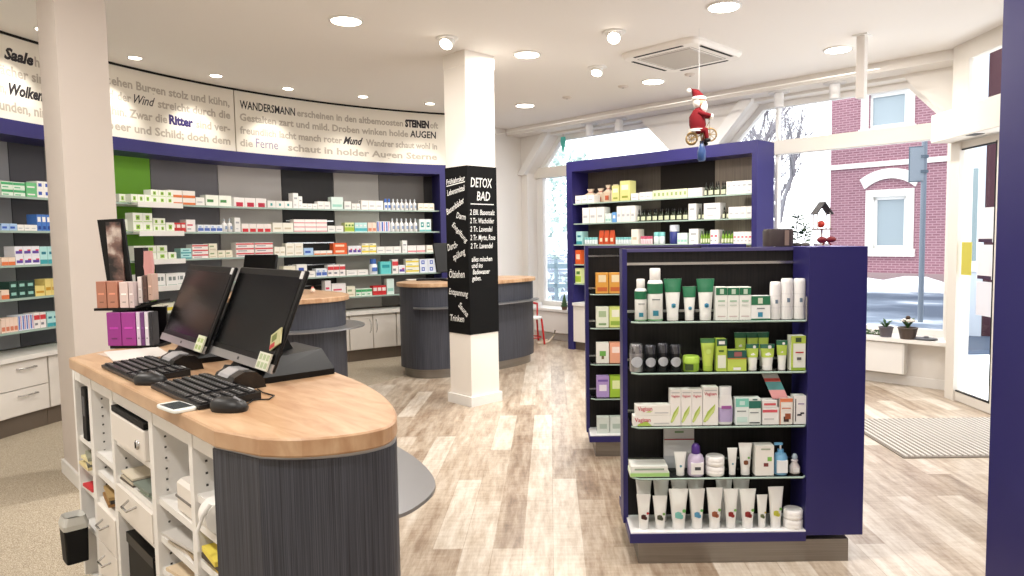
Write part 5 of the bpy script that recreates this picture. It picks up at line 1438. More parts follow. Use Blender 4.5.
# ================================================================ STOOL, TALL CASE, SILL PLANTS
RED = C_((190, 36, 36), .35)
e = empty('childs_chair', (-.25, 9.62, 0), R(20), 'small red metal chair with a white seat by the left window ledge', 'chair')
b = MB(); b.lathe([(.125, .355), (.135, .36), (.135, .38), (.125, .385)], WHITE, 20); b.build('seat', e)
for sx in (-1, 1):
    for sy in (-1, 1):
        b = MB(); b.tube([(sx * .10, sy * .10, .36), (sx * .13, sy * .13, 0.008)], .014, RED); b.build('leg', e)
b = MB()
for sx in (-1, 1): b.tube([(sx * .11, .11, .36), (sx * .12, .13, .56)], .012, RED)
b.tube([(-.12, .13, .55), (0, .15, .57), (.12, .13, .55)], .014, RED); b.build('backrest', e)
b = MB(); pts = [(.12 * math.cos(k * math.pi / 8), .12 * math.sin(k * math.pi / 8), .10) for k in range(17)]; b.tube(pts, .008, RED); b.build('foot_ring', e)
e = empty('bent_tube', (-.02, 9.62, 0), R(10), 'cream bent tube with a low foot, standing beside the red chair', 'tube')
b = MB(); b.tube([(-.16, 0, .02), (-.08, 0, .015), (.0, 0, .04), (.06, 0, .10), (.085, 0, .19)], .014, C_((226, 214, 192), .4)); b.build('tube', e)
b = MB(); b.tube([(-.16, .14, .02), (-.08, .14, .015), (.0, .14, .04)], .014, C_((226, 214, 192), .4)); b.tube([(-.12, 0, .016), (-.12, .14, .016)], .010, C_((226, 214, 192), .4)); b.build('brace', e)
# tall blue case at the near edge
e = empty('tall_case', (1.508, 1.95, 0), 0, 'tall dark blue cabinet end cut off by the picture edge', 'cabinet')
b = MB(); b.box(.035, .95, .02, .40, 0, 2.46, BLUE, bev=.004); b.build('body', e)
b = MB(); b.box(0, .035, -.0, .42, 0, 2.47, BLUE, bev=.002); b.build('side_panel', e)
b = MB(); b.box(.05, .93, .0, .02, .1, 2.42, BLUE, bev=.003); b.build('door', e)

LEAF = C_((52, 88, 44), .6); LEAF2 = C_((84, 120, 70), .6)
def plant(s, t, z, h, pot, label, nleaf=14, spread=.07, leafc=LEAF, nm='potted_plant', flower=None):
    e = empty(nm, (*st(s, t), z), R(-45), label, 'potted plant')
    pr, ph, pc = pot
    b = MB(); b.lathe([(pr * .75, .0005), (pr, ph * .9), (pr * 1.06, ph * .92), (pr * 1.06, ph), (pr * .9, ph), (pr * .85, ph * .85)], C_(pc, .5), 16); b.build('pot', e)
    b = MB(); b.lathe([(pr * .84, ph * .80), (pr * .84, ph * .84)], C_((50, 38, 30), .9), 12); b.build('soil', e)
    b = MB()
    for k in range(nleaf):
        a = k * 2.4 + random.random() * .5; L_ = spread * random.uniform(.7, 1.2); zz = ph * .85; hz = h * random.uniform(.5, 1)
        d = Vector((math.cos(a), math.sin(a), 0)); side = Vector((-d.y, d.x, 0)) * L_ * .18
        p0 = Vector((0, 0, zz)); p1 = d * L_ * .5 + Vector((0, 0, zz + hz * .8)); p2 = d * L_ + Vector((0, 0, zz + hz))
        b.add([tuple(p0), tuple(p1 - side), tuple(p2), tuple(p1 + side)], [(0, 1, 2, 3)], leafc)
        b.add([tuple(p0 + Vector((0, 0, .002))), tuple(p1 + side + Vector((0, 0, .002))), tuple(p2), tuple(p1 - side + Vector((0, 0, .002)))], [(0, 1, 2, 3)], leafc)
    b.build('leaves', e)
    if flower:
        b = MB()
        for k in range(5): b.ball((math.cos(k * 1.3) * spread * .45, math.sin(k * 1.3) * spread * .45, ph + h * .55), spread * .28, C_(flower, .6), 8, 6, sc=(1, 1, .6))
        b.ball((0, 0, ph + h * .75), spread * .25, C_((70, 52, 40), .6), 8, 6); b.build('flowers', e)
    return e
SZ = .465
def onwin(x_over_y, t): return t * (x_over_y - 1) / (1 + x_over_y)     # s of a sight line on plane t
plant(-2.46, 7.05, SZ, .10, (.065, .10, (96, 92, 100)), 'grey pot with a low plant on the ledge by the entrance', 12, .07)
plant(-2.26, 7.04, SZ, .12, (.085, .11, (84, 72, 66)), 'brown pot with white blossoms on the ledge by the entrance', 12, .09, flower=(236, 232, 224))
e = empty('stone_plate', (*st(-2.13, 7.08), SZ), R(-45), 'flat dark oval stone plate on the ledge beside the pots', 'plate')
b = MB(); b.lathe([(.09, .0005), (.12, .010), (.12, .016), (.10, .018)], C_((96, 98, 104), .5), 24, sy=.7); b.build('plate', e)
b = MB(); b.ball((.02, 0, .026), .018, C_((120, 120, 124), .6), sc=(1.4, 1, .6)); b.build('pebble', e)
e = empty('fir_garland', (*st(-2.62, 7.06), SZ), R(-45), 'dark green fir sprigs lying on the ledge above the radiator', 'garland')
b = MB()
for k in range(240):
    x = random.uniform(-.16, .14); a = random.uniform(0, 6.28); l = .045; z = random.uniform(.005, .05); y = random.uniform(-.03, .03)
    b.add([(x, y, z), (x + l * math.cos(a), y + l * math.sin(a) * .5, z + .01), (x + l * math.cos(a) * .9, y + l * math.sin(a) * .5, z + .016)], [(0, 1, 2)], LEAF if k % 3 else LEAF2)
b.build('needles', e)
b = MB(); b.tube([(-.16, 0, .012), (0, .01, .014), (.14, -.01, .012)], .006, C_((70, 54, 40))); b.build('stem', e)
# left ledge
def cone_tree(s, t, z, h, label):
    e = empty('miniature_fir', (*st(s, t), z), R(-45), label, 'miniature tree')
    b = MB(); b.lathe([(.035, .0005), (.045, .05), (.04, .052)], C_((120, 92, 70), .7), 12); b.build('pot', e)
    b = MB(); 
    for k in range(5):
        r0 = .055 * (1 - k / 5.5); z0 = .05 + (h - .06) * k / 5
        b.lathe([(r0, z0), (r0 * .35, z0 + (h - .06) / 3.6)], LEAF, 10)
    b.build('crown', e)
cone_tree(-6.72, 7.0, SZ, .22, 'tiny fir tree in a brown pot on the window ledge')
e = empty('wooden_planter', (*st(-6.44, 7.02), SZ), R(-45), 'slatted wooden planter with red blossoms beside the blue case', 'planter')
b = MB()
for k in range(4): b.box(-.10 + k * .05, -.053 + k * .05, -.06, -.05, .0005, .27, C_((170, 140, 112), .7)); b.box(-.10 + k * .05, -.053 + k * .05, .05, .06, .0005, .27, C_((170, 140, 112), .7))
b.box(-.10, -.09, -.05, .05, .0005, .27, C_((160, 130, 104), .7)); b.box(.09, .10, -.05, .05, .0005, .27, C_((160, 130, 104), .7)); b.box(-.09, .09, -.05, .05, .20, .22, C_((60, 46, 36), .9)); b.build('box', e)
b = MB()
for k in range(16):
    a = k * 2.4; b.ball((.05 * math.cos(a), .03 * math.sin(a), .28 + .03 * math.sin(k)), .024, LEAF, 7, 5, sc=(1, .8, .6))
b.build('leaves', e)
b = MB()
for p in ((-.03, 0, .36), (.02, .01, .34)): b.ball(p, .024, C_((170, 24, 50), .6), 8, 6)
b.tube([(-.10, 0, .28), (-.01, 0, .50)], .006, C_((60, 60, 60))); b.build('blossoms', e)
e = empty('candle_cup', (*st(-7.25, 7.02), SZ), 0, 'white candle cup at the far end of the window ledge', 'cup')
b = MB(); b.lathe([(.035, .0005), (.045, .07), (.042, .075), (.038, .02)], C_((240, 240, 240), .3), 16); b.build('cup', e)
b = MB(); b.lathe([(.03, .02), (.03, .055)], C_((236, 226, 206), .6), 12); b.build('candle', e)
# hanging window ornament, teal
e = empty('window_ornament', (*st(-6.95, 7.25), 2.84), R(-45), 'teal glass ornament hanging in the head of the first window', 'ornament')
b = MB(); b.loft([rr_ring(.02, .01, -.16, p=2), rr_ring(.07, .02, -.08, p=2), rr_ring(.11, .02, 0, p=2), rr_ring(.09, .02, .05, p=2)], C_((90, 200, 190), .3), True); b.build('drop', e)
b = MB(); b.tube([(0, 0, .05), (0, 0, .095)], .002, BLACK); b.build('cord', e)

# decoration on top of the front shelf unit
GT = 1.402
e = empty('basket_box', (1.075, 3.30, GT), 0, 'dark brown rounded box on top of the front shelf unit', 'box')
b = MB(); b.loft([rr_ring(.125, .10, .0, p=5), rr_ring(.128, .102, .07, p=5), rr_ring(.118, .095, .082, p=5)], C_((52, 40, 40), .5), True); b.build('body', e); b = MB(); b.box(.015, .035, -.0525, -.05, .005, .075, C_((130, 110, 100), .4)); b.build('clasp', e)
def sprig(x, y, h, label, seed, lean):
    rnd = random.Random(seed)
    e = empty('leafy_twig', (x, y, GT), 0, label, 'twig')
    b = MB(); pts = [(0, 0, 0), (lean * .4, 0, h * .35), (-lean * .3, 0, h * .7), (lean, 0, h)]; b.tube(pts, .0025, C_((70, 60, 50), .8), 6)
    b.lathe([(.02, .0002), (.022, .012), (.01, .016)], C_((90, 84, 80), .7), 10); b.build('stem', e)
    b = MB()
    for k in range(26):
        f_ = rnd.uniform(.15, 1); px = lean * (f_ ** 2) ; a = rnd.uniform(0, 6.28); l = .024
        b.add([(px, 0, h * f_), (px + l * math.cos(a), l * math.sin(a), h * f_ + .006), (px + l * 1.6 * math.cos(a), l * 1.6 * math.sin(a), h * f_ + .014), (px + l * math.cos(a + .5), l * math.sin(a + .5), h * f_ + .012)], [(0, 1, 2, 3)], LEAF)
    b.build('leaves', e)
sprig(1.17, 3.32, .15, 'taller leafy twig beside the brown box', 1, .01)
sprig(1.205, 3.30, .10, 'shorter leafy twig between the tall twig and the birdhouse', 2, -.012)
e = empty('birdhouse', (1.292, 3.33, GT), R(8), 'small open birdhouse ornament on top of the front shelf unit', 'birdhouse')
b = MB()
for sx in (-1, 1):
    T_ = Matrix.Translation((0, 0, .205)) @ Matrix.Rotation(R(sx * 55), 4, 'Y'); b.box(-.003 if sx < 0 else -.066, .066 if sx < 0 else .003, -.03, .03, -.003, .003, C_((62, 58, 58), .6), T_) if False else None
b.loft([[(0, -.03, .208), (.044, -.03, .150), (.040, -.03, .147), (0, -.03, .200), (-.040, -.03, .147), (-.044, -.03, .150)], [(0, .03, .208), (.044, .03, .150), (.040, .03, .147), (0, .03, .200), (-.040, .03, .147), (-.044, .03, .150)]], C_((60, 58, 60), .6)); b.build('roof', e)
b = MB(); b.box(-.038, .038, -.025, .025, .075, .082, C_((110, 74, 60), .6))
for sx in (-1, 1): b.box(sx * .032 - .002, sx * .032 + .002, -.02, -.016, .082, .156, C_((226, 222, 214), .6)); b.box(sx * .032 - .002, sx * .032 + .002, .016, .02, .082, .156, C_((226, 222, 214), .6))
b.box(-.004, .004, -.004, .004, .012, .075, C_((226, 222, 214), .6)); b.box(-.03, .03, -.02, .02, .0005, .012, C_((226, 222, 214), .6)); b.build('frame', e)
b = MB(); b.ball((-.004, 0, .102), .018, C_((200, 60, 40), .5)); b.build('bauble', e)
e = empty('ribbon_bow', (1.292, 3.27, GT), 0, 'dark red ribbon bow at the foot of the birdhouse', 'bow')
b = MB(); b.ball((-.022, 0, .028), .02, C_((120, 16, 24), .5), sc=(1.2, .6, .8)); b.ball((.022, 0, .030), .02, C_((120, 16, 24), .5), sc=(1.2, .6, .7)); b.build('loops', e)
b = MB(); b.ball((0, 0, .028), .009, C_((100, 12, 20), .5)); b.tube([(0, 0, .028), (.02, -.004, .004)], .004, C_((120, 16, 24), .5)); b.tube([(0, 0, .028), (-.02, -.004, .004)], .004, C_((120, 16, 24), .5)); b.build('tails', e)

# ================================================================ CEILING FITTINGS
def area(parent, name, power, size, loc, rot=(0, 0, 0), color=(1, .95, .89), spread=None):
    l = bpy.data.lights.new(name, 'AREA'); l.shape = 'DISK'; l.size = size; l.energy = power; l.color = color
    if spread: l.spread = R(spread)
    o = bpy.data.objects.new(name, l); COL.objects.link(o); o.parent = parent; o.location = loc; o.rotation_euler = rot; return o
def downlight(x, y, r, power, label, col=(1, .955, .90), spread=None):
    e = empty('recessed_downlight', (x, y, CEIL), 0, label, 'ceiling light', 'round recessed ceiling lights')
    b = MB(); b.lathe([(r * 1.16, -.001), (r * 1.16, -.008), (r * 1.0, -.012), (r * 1.0, -.004)], WHITE, 28); b.build('trim_ring', e)
    b = MB(); b.lathe([(r * .98, -.013), (r * .98, -.0105)], LIGHTM, 28); b.build('diffuser', e)
    area(e, 'lamp', power, r * 1.8, (0, 0, -.02), color=col, spread=spread)
BIG = [(-1.452, 5.191, 'big round ceiling light above the touch screens'), (1.233, 4.987, 'big round ceiling light nearest the front shelf unit'), (-.174, 6.185, 'round ceiling light beside the chalkboard pillar'),
       (1.081, 7.292, 'round ceiling light behind the air conditioner'), (2.504, 6.149, 'round ceiling light by the white ceiling post'), (-.271, 8.489, 'round ceiling light before the short side wall'),
       (-2.9, 2.6, 'round ceiling light behind the beige pillar, added out of frame'), (.2, 2.6, 'round ceiling light over the near aisle, added out of frame'), (2.4, 2.8, 'round ceiling light by the tall cabinet, added out of frame'), (-1.2, .6, 'round ceiling light over the near counter end, added out of frame'), (1.3, .2, 'round ceiling light behind the viewer, added out of frame')]
for x, y, lb in BIG: downlight(x, y, .105, LAMP_BIG * (1.35 if y < 2.9 else 1.0), lb)  # near ones are unseen added lamps, turned up to brighten the foreground
WASH = [(-3.53, 6.123, 'small ceiling light over the green panel'), (-3.159, 6.802, 'small ceiling light over the slate panel'), (-2.697, 7.405, 'small ceiling light over the pale grey panel'), (-2.036, 7.853, 'small ceiling light over the black panel'), (-1.372, 8.295, 'small dim ceiling light over the end of the shelving'),
        (-3.72, 5.3, 'small ceiling light behind the beige pillar'), (-3.78, 4.4, 'small ceiling light over the cut-off shelving')]
for x, y, lb in WASH:
    e = empty('wall_washer', (x, y, CEIL), 0, lb, 'ceiling light', 'small wall washers along the shelving')
    b = MB(); b.lathe([(.062, -.001), (.062, -.007), (.05, -.010), (.05, -.003)], WHITE, 20); b.build('trim_ring', e)
    b = MB(); b.lathe([(.048, -.011), (.048, -.009)], LIGHTM, 20); b.build('diffuser', e)
    l = bpy.data.lights.new('lamp', 'SPOT'); l.energy = LAMP_WASH * 4; l.spot_size = R(74); l.spot_blend = .7; l.shadow_soft_size = .03; l.color = (1, .95, .87)
    o = bpy.data.objects.new('lamp', l); COL.objects.link(o); o.parent = e; o.location = (0, 0, -.03)
    d = Vector((x - .6, y - 4.65, 0)).normalized(); aim = Vector((d.x * .50, d.y * .50, -1.0)); o.rotation_euler = aim.to_track_quat('-Z', 'Y').to_euler()
SPOTS = [(-.792, 5.675, 'swivel ceiling spot just before the chalkboard pillar', (-.3, -.1)), (.523, 5.569, 'swivel ceiling spot left of the air conditioner', (-.2, -.2)), (.466, 6.677, 'swivel ceiling spot behind the air conditioner corner', (-.2, .3))]
for x, y, lb, aim in SPOTS:
    e = empty('swivel_spot', (x, y, CEIL), 0, lb, 'spotlight', 'swivel spots in the ceiling')
    b = MB(); b.lathe([(.09, -.001), (.09, -.008), (.07, -.010)], WHITE, 24); b.build('rim', e)
    T_ = Matrix.Translation((0, 0, -.03)) @ Vector((aim[0], aim[1] - .7, -1)).to_track_quat('-Z', 'Y').to_matrix().to_4x4()
    b = MB(); b.lathe([(.05, -.03), (.055, .0), (.055, .03), (.03, .05)], WHITE, 20, T_); b.build('head', e)
    b = MB(); b.lathe([(.048, -.034), (.048, -.031)], LIGHTM, 20, T_); b.build('bulb', e)
    l = bpy.data.lights.new('lamp', 'SPOT'); l.energy = LAMP_SPOT * 4; l.spot_size = R(90); l.spot_blend = .6; l.shadow_soft_size = .05; l.color = (1, .96, .91)
    o = bpy.data.objects.new('lamp', l); COL.objects.link(o); o.parent = e; o.location = (0, 0, -.09); o.rotation_euler = Vector((aim[0], aim[1], -1)).to_track_quat('-Z', 'Y').to_euler()
for x, y, lb in ((.219, 8.048, 'small flat ceiling sensor near the side wall'), (.796, 7.511, 'small flat ceiling sensor before the windows'), (1.402, 7.005, 'small flat ceiling sensor above the hanging figure'), (-.75, 8.9, 'small flat ceiling sensor behind the chalkboard pillar')):
    e = empty('smoke_detector', (x, y, CEIL), 0, lb, 'detector', 'flat ceiling sensors')
    b = MB(); b.lathe([(.055, 0), (.05, -.012), (.03, -.02)], C_((214, 204, 196), .6), 18); b.build('body', e)
    b = MB(); b.lathe([(.012, -.020), (.010, -.024)], C_((150, 146, 140)), 10); b.build('eye', e)
# cassette air conditioner
e = empty('air_conditioner', (1.175, 6.24, CEIL), R(-45), 'square white cassette air conditioner in the ceiling', 'air conditioner')
b = MB(); b.loft([rr_ring(.80, .80, 0, p=9, n=48), rr_ring(.80, .80, -.02, p=9, n=48), rr_ring(.76, .76, -.045, p=9, n=48)], C_((240, 236, 230), .4)); b.build('panel', e)
b = MB()
b.box(-.25, .25, -.25, .25, -.050, -.044, C_((190, 184, 180), .6))
for k in range(24): b.box(-.24, .24, -.24 + k * .0202, -.232 + k * .0202, -.054, -.050, C_((222, 218, 212), .5))
b.build('grille', e)
for k in range(4):
    Mz = Matrix.Rotation(R(90 * k), 4, 'Z'); b = MB(); b.box(-.25, .25, .335, .362, -.0475, -.040, C_((14, 14, 16), .8), Mz); b.box(-.27, .27, .272, .276, -.047, -.040, C_((150, 146, 140), .5), Mz); b.build('air_flap', e)
# hanging post
e = empty('ceiling_post', (2.53, 5.74, CEIL), R(-45), 'white square post hanging from the ceiling', 'post')
b = MB(); b.box(-.034, .034, -.034, .034, -.50, 0, C_((226, 220, 214), .5), bev=.004); b.build('post', e)
b = MB(); b.box(-.06, .06, -.06, .06, -.012, 0, WHITE); b.build('flange', e)
# cable rail with track spots under the bulkhead
def rail(pts, label):
    b = MB(); b.tube(pts, .006, C_((240, 238, 232), .4), 6); tag(b.build('curtain_rail'), label, 'rail', 'thin white rails before the windows')
rail([(*st(-7.70, 6.55), 2.93), (*st(-3.95, 6.55), 2.93), (*st(-2.4, 6.6), 2.93)], 'thin white rail running along the windows below the ceiling')
for s, lb in ((-6.22, 'white cylinder spot on the window bulkhead, by the side wall'), (-5.72, 'white cylinder spot on the window bulkhead, above the blue case'), (-3.56, 'white cylinder spot on the window bulkhead, before the brick house'), (-2.97, 'white cylinder spot on the window bulkhead, by the entrance')):
    e = empty('cylinder_spot', (*st(s, 6.99), 2.96), R(-45), lb, 'spotlight', 'cylinder spots under the window bulkhead')
    b = MB(); b.lathe([(.11, -.0005), (.11, -.012), (.10, -.014)], C_((214, 212, 210), .5), 24); b.build('base', e)
    b = MB(); b.lathe([(.045, -.16), (.05, -.155), (.05, -.03), (.04, -.012)], C_((226, 226, 226), .5), 20); b.build('head', e)
# hanging Christmas figure
e = empty('hanging_figure', (1.17, 5.5, 2.36), R(-10), 'bearded Christmas figure in a red coat riding a tricycle, hung from the ceiling', 'ornament')
RC = C_((104, 14, 22), .8, spec=.2); FUR = C_((238, 234, 226), .9); SKIN = C_((214, 160, 130), .6); BRS = C_((150, 124, 80), .4, .4)
b = MB(); b.loft([rr_ring(.10, .09, -.09, cx=-.01), rr_ring(.13, .11, -.04, cx=-.01, p=2.4), rr_ring(.12, .10, .02, cx=-.015, p=2.4), rr_ring(.08, .07, .07, cx=-.005, p=2.2), rr_ring(.04, .04, .09, cx=0, p=2)], RC, True)
b.tube([(-.0, -.03, .05), (.04, -.045, .03), (.09, -.03, .02)], [.022, .02, .014], RC); b.tube([(-.0, .03, .05), (.04, .045, .03), (.09, .03, .02)], [.022, .02, .014], RC)
b.tube([(-.02, -.03, -.08), (.05, -.035, -.09), (.06, -.03, -.15)], [.028, .024, .016], RC); b.tube([(-.02, .03, -.08), (.05, .035, -.10), (.04, .03, -.17)], [.028, .024, .016], RC); b.build('coat', e)
b = MB(); b.ball((.005, 0, .13), .045, SKIN); b.ball((.05, 0, .13), .009, C_((220, 130, 110), .6)); b.ball((.044, -.016, .142), .005, BLACK, 6, 4); b.ball((.044, .016, .142), .005, BLACK, 6, 4); b.build('head', e)
b = MB(); b.ball((.035, 0, .095), .038, FUR, sc=(.8, 1, 1.3)); b.ball((-.01, 0, .128), .047, FUR, sc=(.8, 1.02, 1)); b.build('beard', e)
b = MB(); b.loft([rr_ring(.10, .10, .15, p=2), rr_ring(.085, .085, .19, p=2, cx=-.01), rr_ring(.05, .05, .225, p=2, cx=-.03), rr_ring(.02, .02, .235, p=2, cx=-.06)], RC, True); b.lathe([(.052, .148), (.058, .155), (.052, .17)], FUR, 14); b.ball((-.075, 0, .222), .018, FUR); b.build('cap', e)
for yy in (-.03, .03):
    b = MB(); b.ball((.095, yy, .018), .016, FUR); b.build('mitten', e)
    b = MB(); b.ball((.062 if yy < 0 else .045, yy, -.165 if yy < 0 else -.185), .02, BLACK, sc=(1.4, .8, .8)); b.build('boot', e)
b = MB(); b.loft([rr_ring(.135, .115, -.095, cx=-.01, p=2.4), rr_ring(.14, .12, -.075, cx=-.01, p=2.4)], FUR, True); b.build('coat_hem', e)
def wheel(x, y, z, r, nm='wheel'):
    w_ = MB(); w_.tube([(x + r * math.cos(k * math.pi / 9), y, z + r * math.sin(k * math.pi / 9)) for k in range(19)], .007, BRS, 6)
    for k in range(4): a = k * math.pi / 4; w_.tube([(x - r * math.cos(a), y, z - r * math.sin(a)), (x + r * math.cos(a), y, z + r * math.sin(a))], .0025, BRS, 5)
    w_.build(nm, e)
wheel(-.055, -.035, -.145, .042); wheel(-.055, .035, -.145, .042); wheel(.085, 0, -.12, .048)
b = MB(); b.tube([(-.055, -.035, -.145), (-.055, .035, -.145)], .004, BRS, 6); b.tube([(-.055, 0, -.145), (.02, 0, -.12), (.08, 0, -.02), (.085, 0, -.12)], .005, BRS, 6); b.tube([(.08, -.035, .0), (.08, .035, .0)], .005, BRS, 6); b.build('tricycle_frame', e)
b = MB(); b.tube([(0, 0, .23), (0, 0, CEIL - 2.36)], .0015, C_((220, 220, 220)), 5); b.build('string', e)
e2 = empty('hanging_bottle', (1.192, 5.5, 2.115), 0, 'small blue bottle dangling below the Christmas figure', 'ornament')
b = MB(); b.lathe([(.022, -.075), (.032, -.065), (.034, .0), (.022, .04), (.012, .06)], C_((40, 70, 120), .3), 14); b.build('body', e2)
b = MB(); b.lathe([(.016, .06), (.016, .08)], C_((30, 36, 60), .4), 10); b.tube([(0, 0, .08), (-.012, 0, .17)], .006, C_((170, 140, 90), .6), 6); b.build('neck_cord', e2)

# ================================================================ OUTSIDE
T0_ = 21.2
g = MB(); g.box(-40, 60, 9.0, 70, -.12, -.06, mat_noise('snowy_street', [(.44, (66, 78, 96)), (.56, (110, 122, 138)), (.66, (226, 230, 236))], .40, .9))
o = g.build('ground'); o.location = (0, 0, 0); tag(o, 'snow-covered street outside the windows', kind='structure')
# cut the street away from under the shop by starting it behind the window wall
me = o.data
hz = (*st(-5.5, T0_), 0)
house = empty('brick_house', hz, R(-45), 'two-storey red brick house across the street with white window surrounds', 'house')
BRK = mat_brick('house_brick', (130, 88, 98), (146, 102, 112), (170, 136, 144))
BW = C_((232, 228, 220), .8)
WIN = [(-2.48, -1.26, .95, 2.75), (-2.66, -1.30, 4.42, 5.7)] 
for k in (1, 2): WIN += [(-2.48 + 3.2 * k, -1.26 + 3.2 * k, .95, 2.75), (-2.66 + 3.2 * k, -1.30 + 3.2 * k, 4.42, 5.7)]
b = MB()
# wall with openings: columns between windows
xs = [-3.6]
for k in range(3): xs += [-2.48 + 3.2 * k, -1.26 + 3.2 * k]
xs.append(6.0)
for i in range(0, len(xs), 2): b.box(xs[i], xs[i + 1], 0, .4, -.1, 7.4, BRK)
for k in range(3):
    x0, x1 = -2.48 + 3.2 * k, -1.26 + 3.2 * k
    b.box(x0, x1, 0, .4, -.1, .95, BRK); b.box(x0, x1, 0, .4, 2.75, 4.42, BRK); b.box(x0, x1, 0, .4, 5.7, 7.4, BRK)
b.box(-3.6, 6.0, .4, 5.0, -.1, 7.4, C_((120, 60, 60), .9)); b.build('wall', house)
b = MB(); b.box(-3.65, 6.05, -.06, .0, 3.42, 3.56, BW); b.box(-3.65, 6.05, -.08, .0, 7.2, 7.45, BW); b.build('string_course', house)
b = MB(); b.box(-3.62, 6.02, -.05, 0, -.1, .35, C_((150, 130, 130), .9)); b.build('base_course', house)
for x0, x1, z0, z1 in WIN[:6]:
    b = MB(); w_ = .16
    b.box(x0 - .05, x0 + w_, -.05, .12, z0, z1, BW); b.box(x1 - w_, x1 + .05, -.05, .12, z0, z1, BW); b.box(x0 + w_, x1 - w_, -.05, .12, z1 - .2, z1, BW); b.box(x0 - .1, x1 + .1, -.10, .12, z0 - .12, z0 + .1, BW)
    b.box(x0 + w_, x0 + w_ + .08, .06, .14, z0 + .1, z1 - .2, WHITE); b.box(x1 - w_ - .08, x1 - w_, .06, .14, z0 + .1, z1 - .2, WHITE); b.box(x0 + w_, x1 - w_, .06, .14, z1 - .29, z1 - .2, WHITE); b.box(x0 + w_, x1 - w_, .06, .14, z0 + .1, z0 + .19, WHITE)
    f_ = b.build('window', house)
    q = MB(); q.box(x0 + w_, x1 - w_, .12, .13, z0 + .15, z1 - .25, C_((150, 162, 168), .3)); q.build('pane', f_)
    if z0 < 2:
        q = MB(); xm = (x0 + x1) / 2; hw = (x1 - x0) / 2 + .14
        outer, inner = [], []
        for k in range(11):
            a = R(180 - (50 + 80 * k / 10)); 
            rr_ = hw / math.cos(R(50)); outer.append((xm + math.cos(a) * (rr_ + .12), z1 + .18 + (math.sin(a) - math.sin(R(50))) * rr_ + .14)); inner.append((xm + math.cos(a) * (rr_ - .1), z1 + .18 + (math.sin(a) - math.sin(R(50))) * rr_ - .14))
        rings = [[(o_[0], -.08, o_[1]), (i_[0], -.08, i_[1]), (i_[0], 0.02, i_[1]), (o_[0], 0.02, o_[1])] for o_, i_ in zip(outer, inner)]
        q.loft(rings, BW); q.build('arched_lintel', house)
b = MB(); b.loft([[(-3.9, -.4, 7.4), (6.3, -.4, 7.4), (6.3, 5.4, 7.4), (-3.9, 5.4, 7.4)], [(-2, 2.2, 9.5), (5, 2.2, 9.5), (5, 2.8, 9.5), (-2, 2.8, 9.5)]], C_((220, 222, 228), .9)); b.build('roof', house)
# maroon house seen through the entrance
e = empty('maroon_house', (6.16, 10.4, 0), R(-31), 'dark maroon rendered house seen through the entrance glass', 'house')
b = MB(); b.box(.24, 5, 0, 1.5, -.1, 9, C_((60, 30, 38), .9)); b.build('wall', e)
b = MB(); b.box(-.1, .24, -.05, 1.5, -.1, 9, C_((176, 184, 194), .8)); b.build('corner_pier', e)
b = MB(); b.box(-.05, .20, -.09, -.05, 4.6, 6.3, WHITE); b.box(-.05, .20, -.09, -.05, .9, 2.6, WHITE); w1 = b.build('window', e); b = MB(); b.box(.0, .15, -.10, -.09, 4.75, 6.1, C_((120, 136, 140), .3)); b.box(.0, .15, -.10, -.09, 1.05, 2.4, C_((120, 136, 140), .3)); b.build('pane', w1)
# street sign post
e = empty('sign_post', (6.38, 12.0, -.06), R(-20), 'grey-blue street sign post in front of the brick house', 'sign post')
b = MB(); b.tube([(0, 0, 0), (0, 0, 3.2)], .045, C_((116, 124, 134), .5), 12); b.build('post', e)
b = MB(); b.box(-.22, -.01, -.05, -.035, 2.42, 2.98, C_((130, 138, 146), .5)); b.box(-.24, .02, -.035, -.025, 2.40, 3.0, C_((86, 100, 112), .5)); b.build('sign_plate', e)
b = MB(); b.box(-.06, .06, -.06, .06, 2.55, 2.6, C_((90, 100, 110), .4, .6)); b.box(-.06, .06, -.06, .06, 2.8, 2.85, C_((90, 100, 110), .4, .6)); b.build('clamp', e)
# snow bank at the foot of the brick house
b = MB(); rings = []
for k in range(17):
    x = -3.4 + k * .55; hgt = .22 + .10 * math.sin(k * 1.7) + .06 * math.sin(k * .6)
    rings.append([(x, -1.6, -.06), (x, -1.2, hgt * .7), (x, -.7, hgt), (x, -.2, hgt * .6), (x, -.06, -.06)])
b.loft(rings, C_((244, 246, 250), .9), True); o = b.build('snow_bank', None, hz, R(-45)); tag(o, 'long bank of shovelled snow at the foot of the brick house', 'snow', kind='stuff')
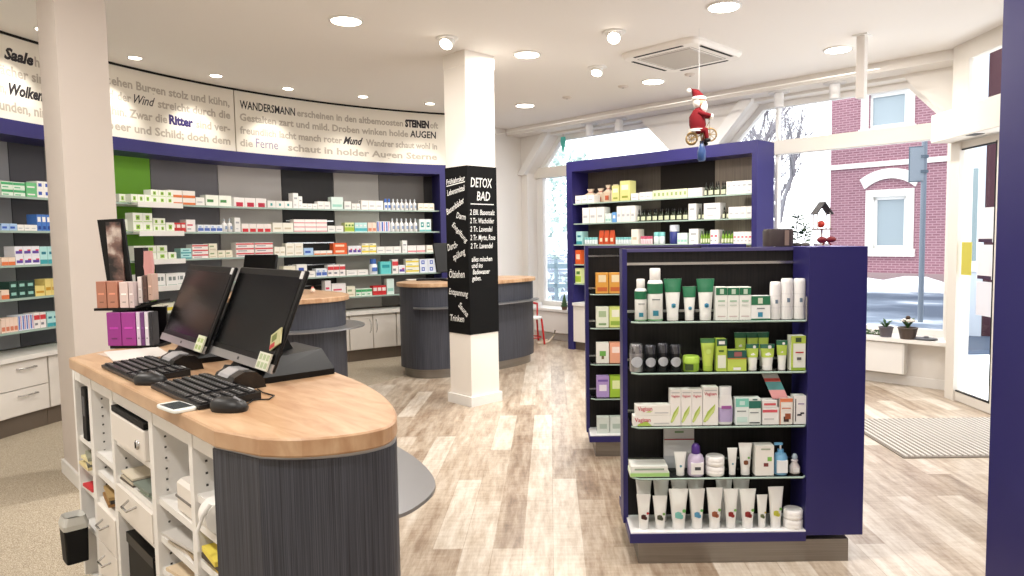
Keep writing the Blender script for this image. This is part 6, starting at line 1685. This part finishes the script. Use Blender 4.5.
# bare trees
def bare_tree(x, y, h, seed, label, col=(150, 146, 150), dens=5):
    rnd = random.Random(seed); b = MB()
    def br(p, d, l, r, dep):
        q = p + d * l; mid = p + d * l * .5 + Vector((rnd.uniform(-1, 1), rnd.uniform(-1, 1), 0)) * l * .07
        b.tube([p, mid, q], [r, r * .8, r * .6], C_(col, .9), 5)
        if dep == 0: return
        for _ in range(3 if dep < dens - 1 else 4):
            nd = (d + Vector((rnd.uniform(-1, 1), rnd.uniform(-1, 1), rnd.uniform(-.25, .7))) * .75).normalized()
            br(p + d * l * rnd.uniform(.5, 1), nd, l * rnd.uniform(.55, .8), r * .55, dep - 1)
    br(Vector((0, 0, 0)), Vector((0, 0, 1)), h * .3, h * .018, dens)
    o = b.build('bare_tree', None, (x, y, -.06)); tag(o, label, 'tree', 'bare winter trees across the street')
bare_tree(7.2, 22.0, 8.5, 3, 'bare winter tree just beside the brick house')
bare_tree(7.6, 27.0, 10, 4, 'tall bare winter tree farther back, beside the brick house')
bare_tree(-1.6, 20.5, 7.0, 5, 'bare winter tree seen through the window by the side wall', (206, 214, 214))  # bark colour lightened to imitate haze
def bush(x, y, r, h, seed, label):
    rnd = random.Random(seed); b = MB()
    for k in range(900):
        a = rnd.uniform(0, 6.28); zz = rnd.uniform(0, 1) ** .8; rad = r * (1 - zz * .7) * rnd.uniform(.6, 1)
        p = Vector((rad * math.cos(a), rad * math.sin(a), h * zz)); l = .16; n_ = Vector((rnd.uniform(-1, 1), rnd.uniform(-1, 1), rnd.uniform(-1, 1))) * l; m_ = Vector((rnd.uniform(-1, 1), rnd.uniform(-1, 1), rnd.uniform(-1, 1))) * l
        b.add([tuple(p), tuple(p + n_), tuple(p + m_)], [(0, 1, 2)], C_((196, 212, 206), .9))  # leaf colour paled to stand for outdoor haze
    o = b.build('garden_shrub', None, (x, y, -.06)); tag(o, label, 'shrub')
bush(.55, 17.0, 1.3, 3.6, 8, 'green shrub paled by painted haze outside the window by the side wall')
bush(2.0, 20.0, 1.6, 3.2, 9, 'green shrub paled by painted haze behind the blue case')
b = MB(); b.box(-3.0, 4.0, 0, .05, .9, 1.0, C_((130, 150, 160), .6)); b.box(-3, 4, 0, .05, .5, .58, C_((130, 150, 160), .6))
for k in range(12): b.box(-3.0 + k * .62, -2.94 + k * .62, 0, .06, 0, 1.1, C_((130, 150, 160), .6))
tag(b.build('garden_fence', None, (.0, 14.6, -.06), R(-20)), 'pale garden fence outside the window by the side wall', 'fence')
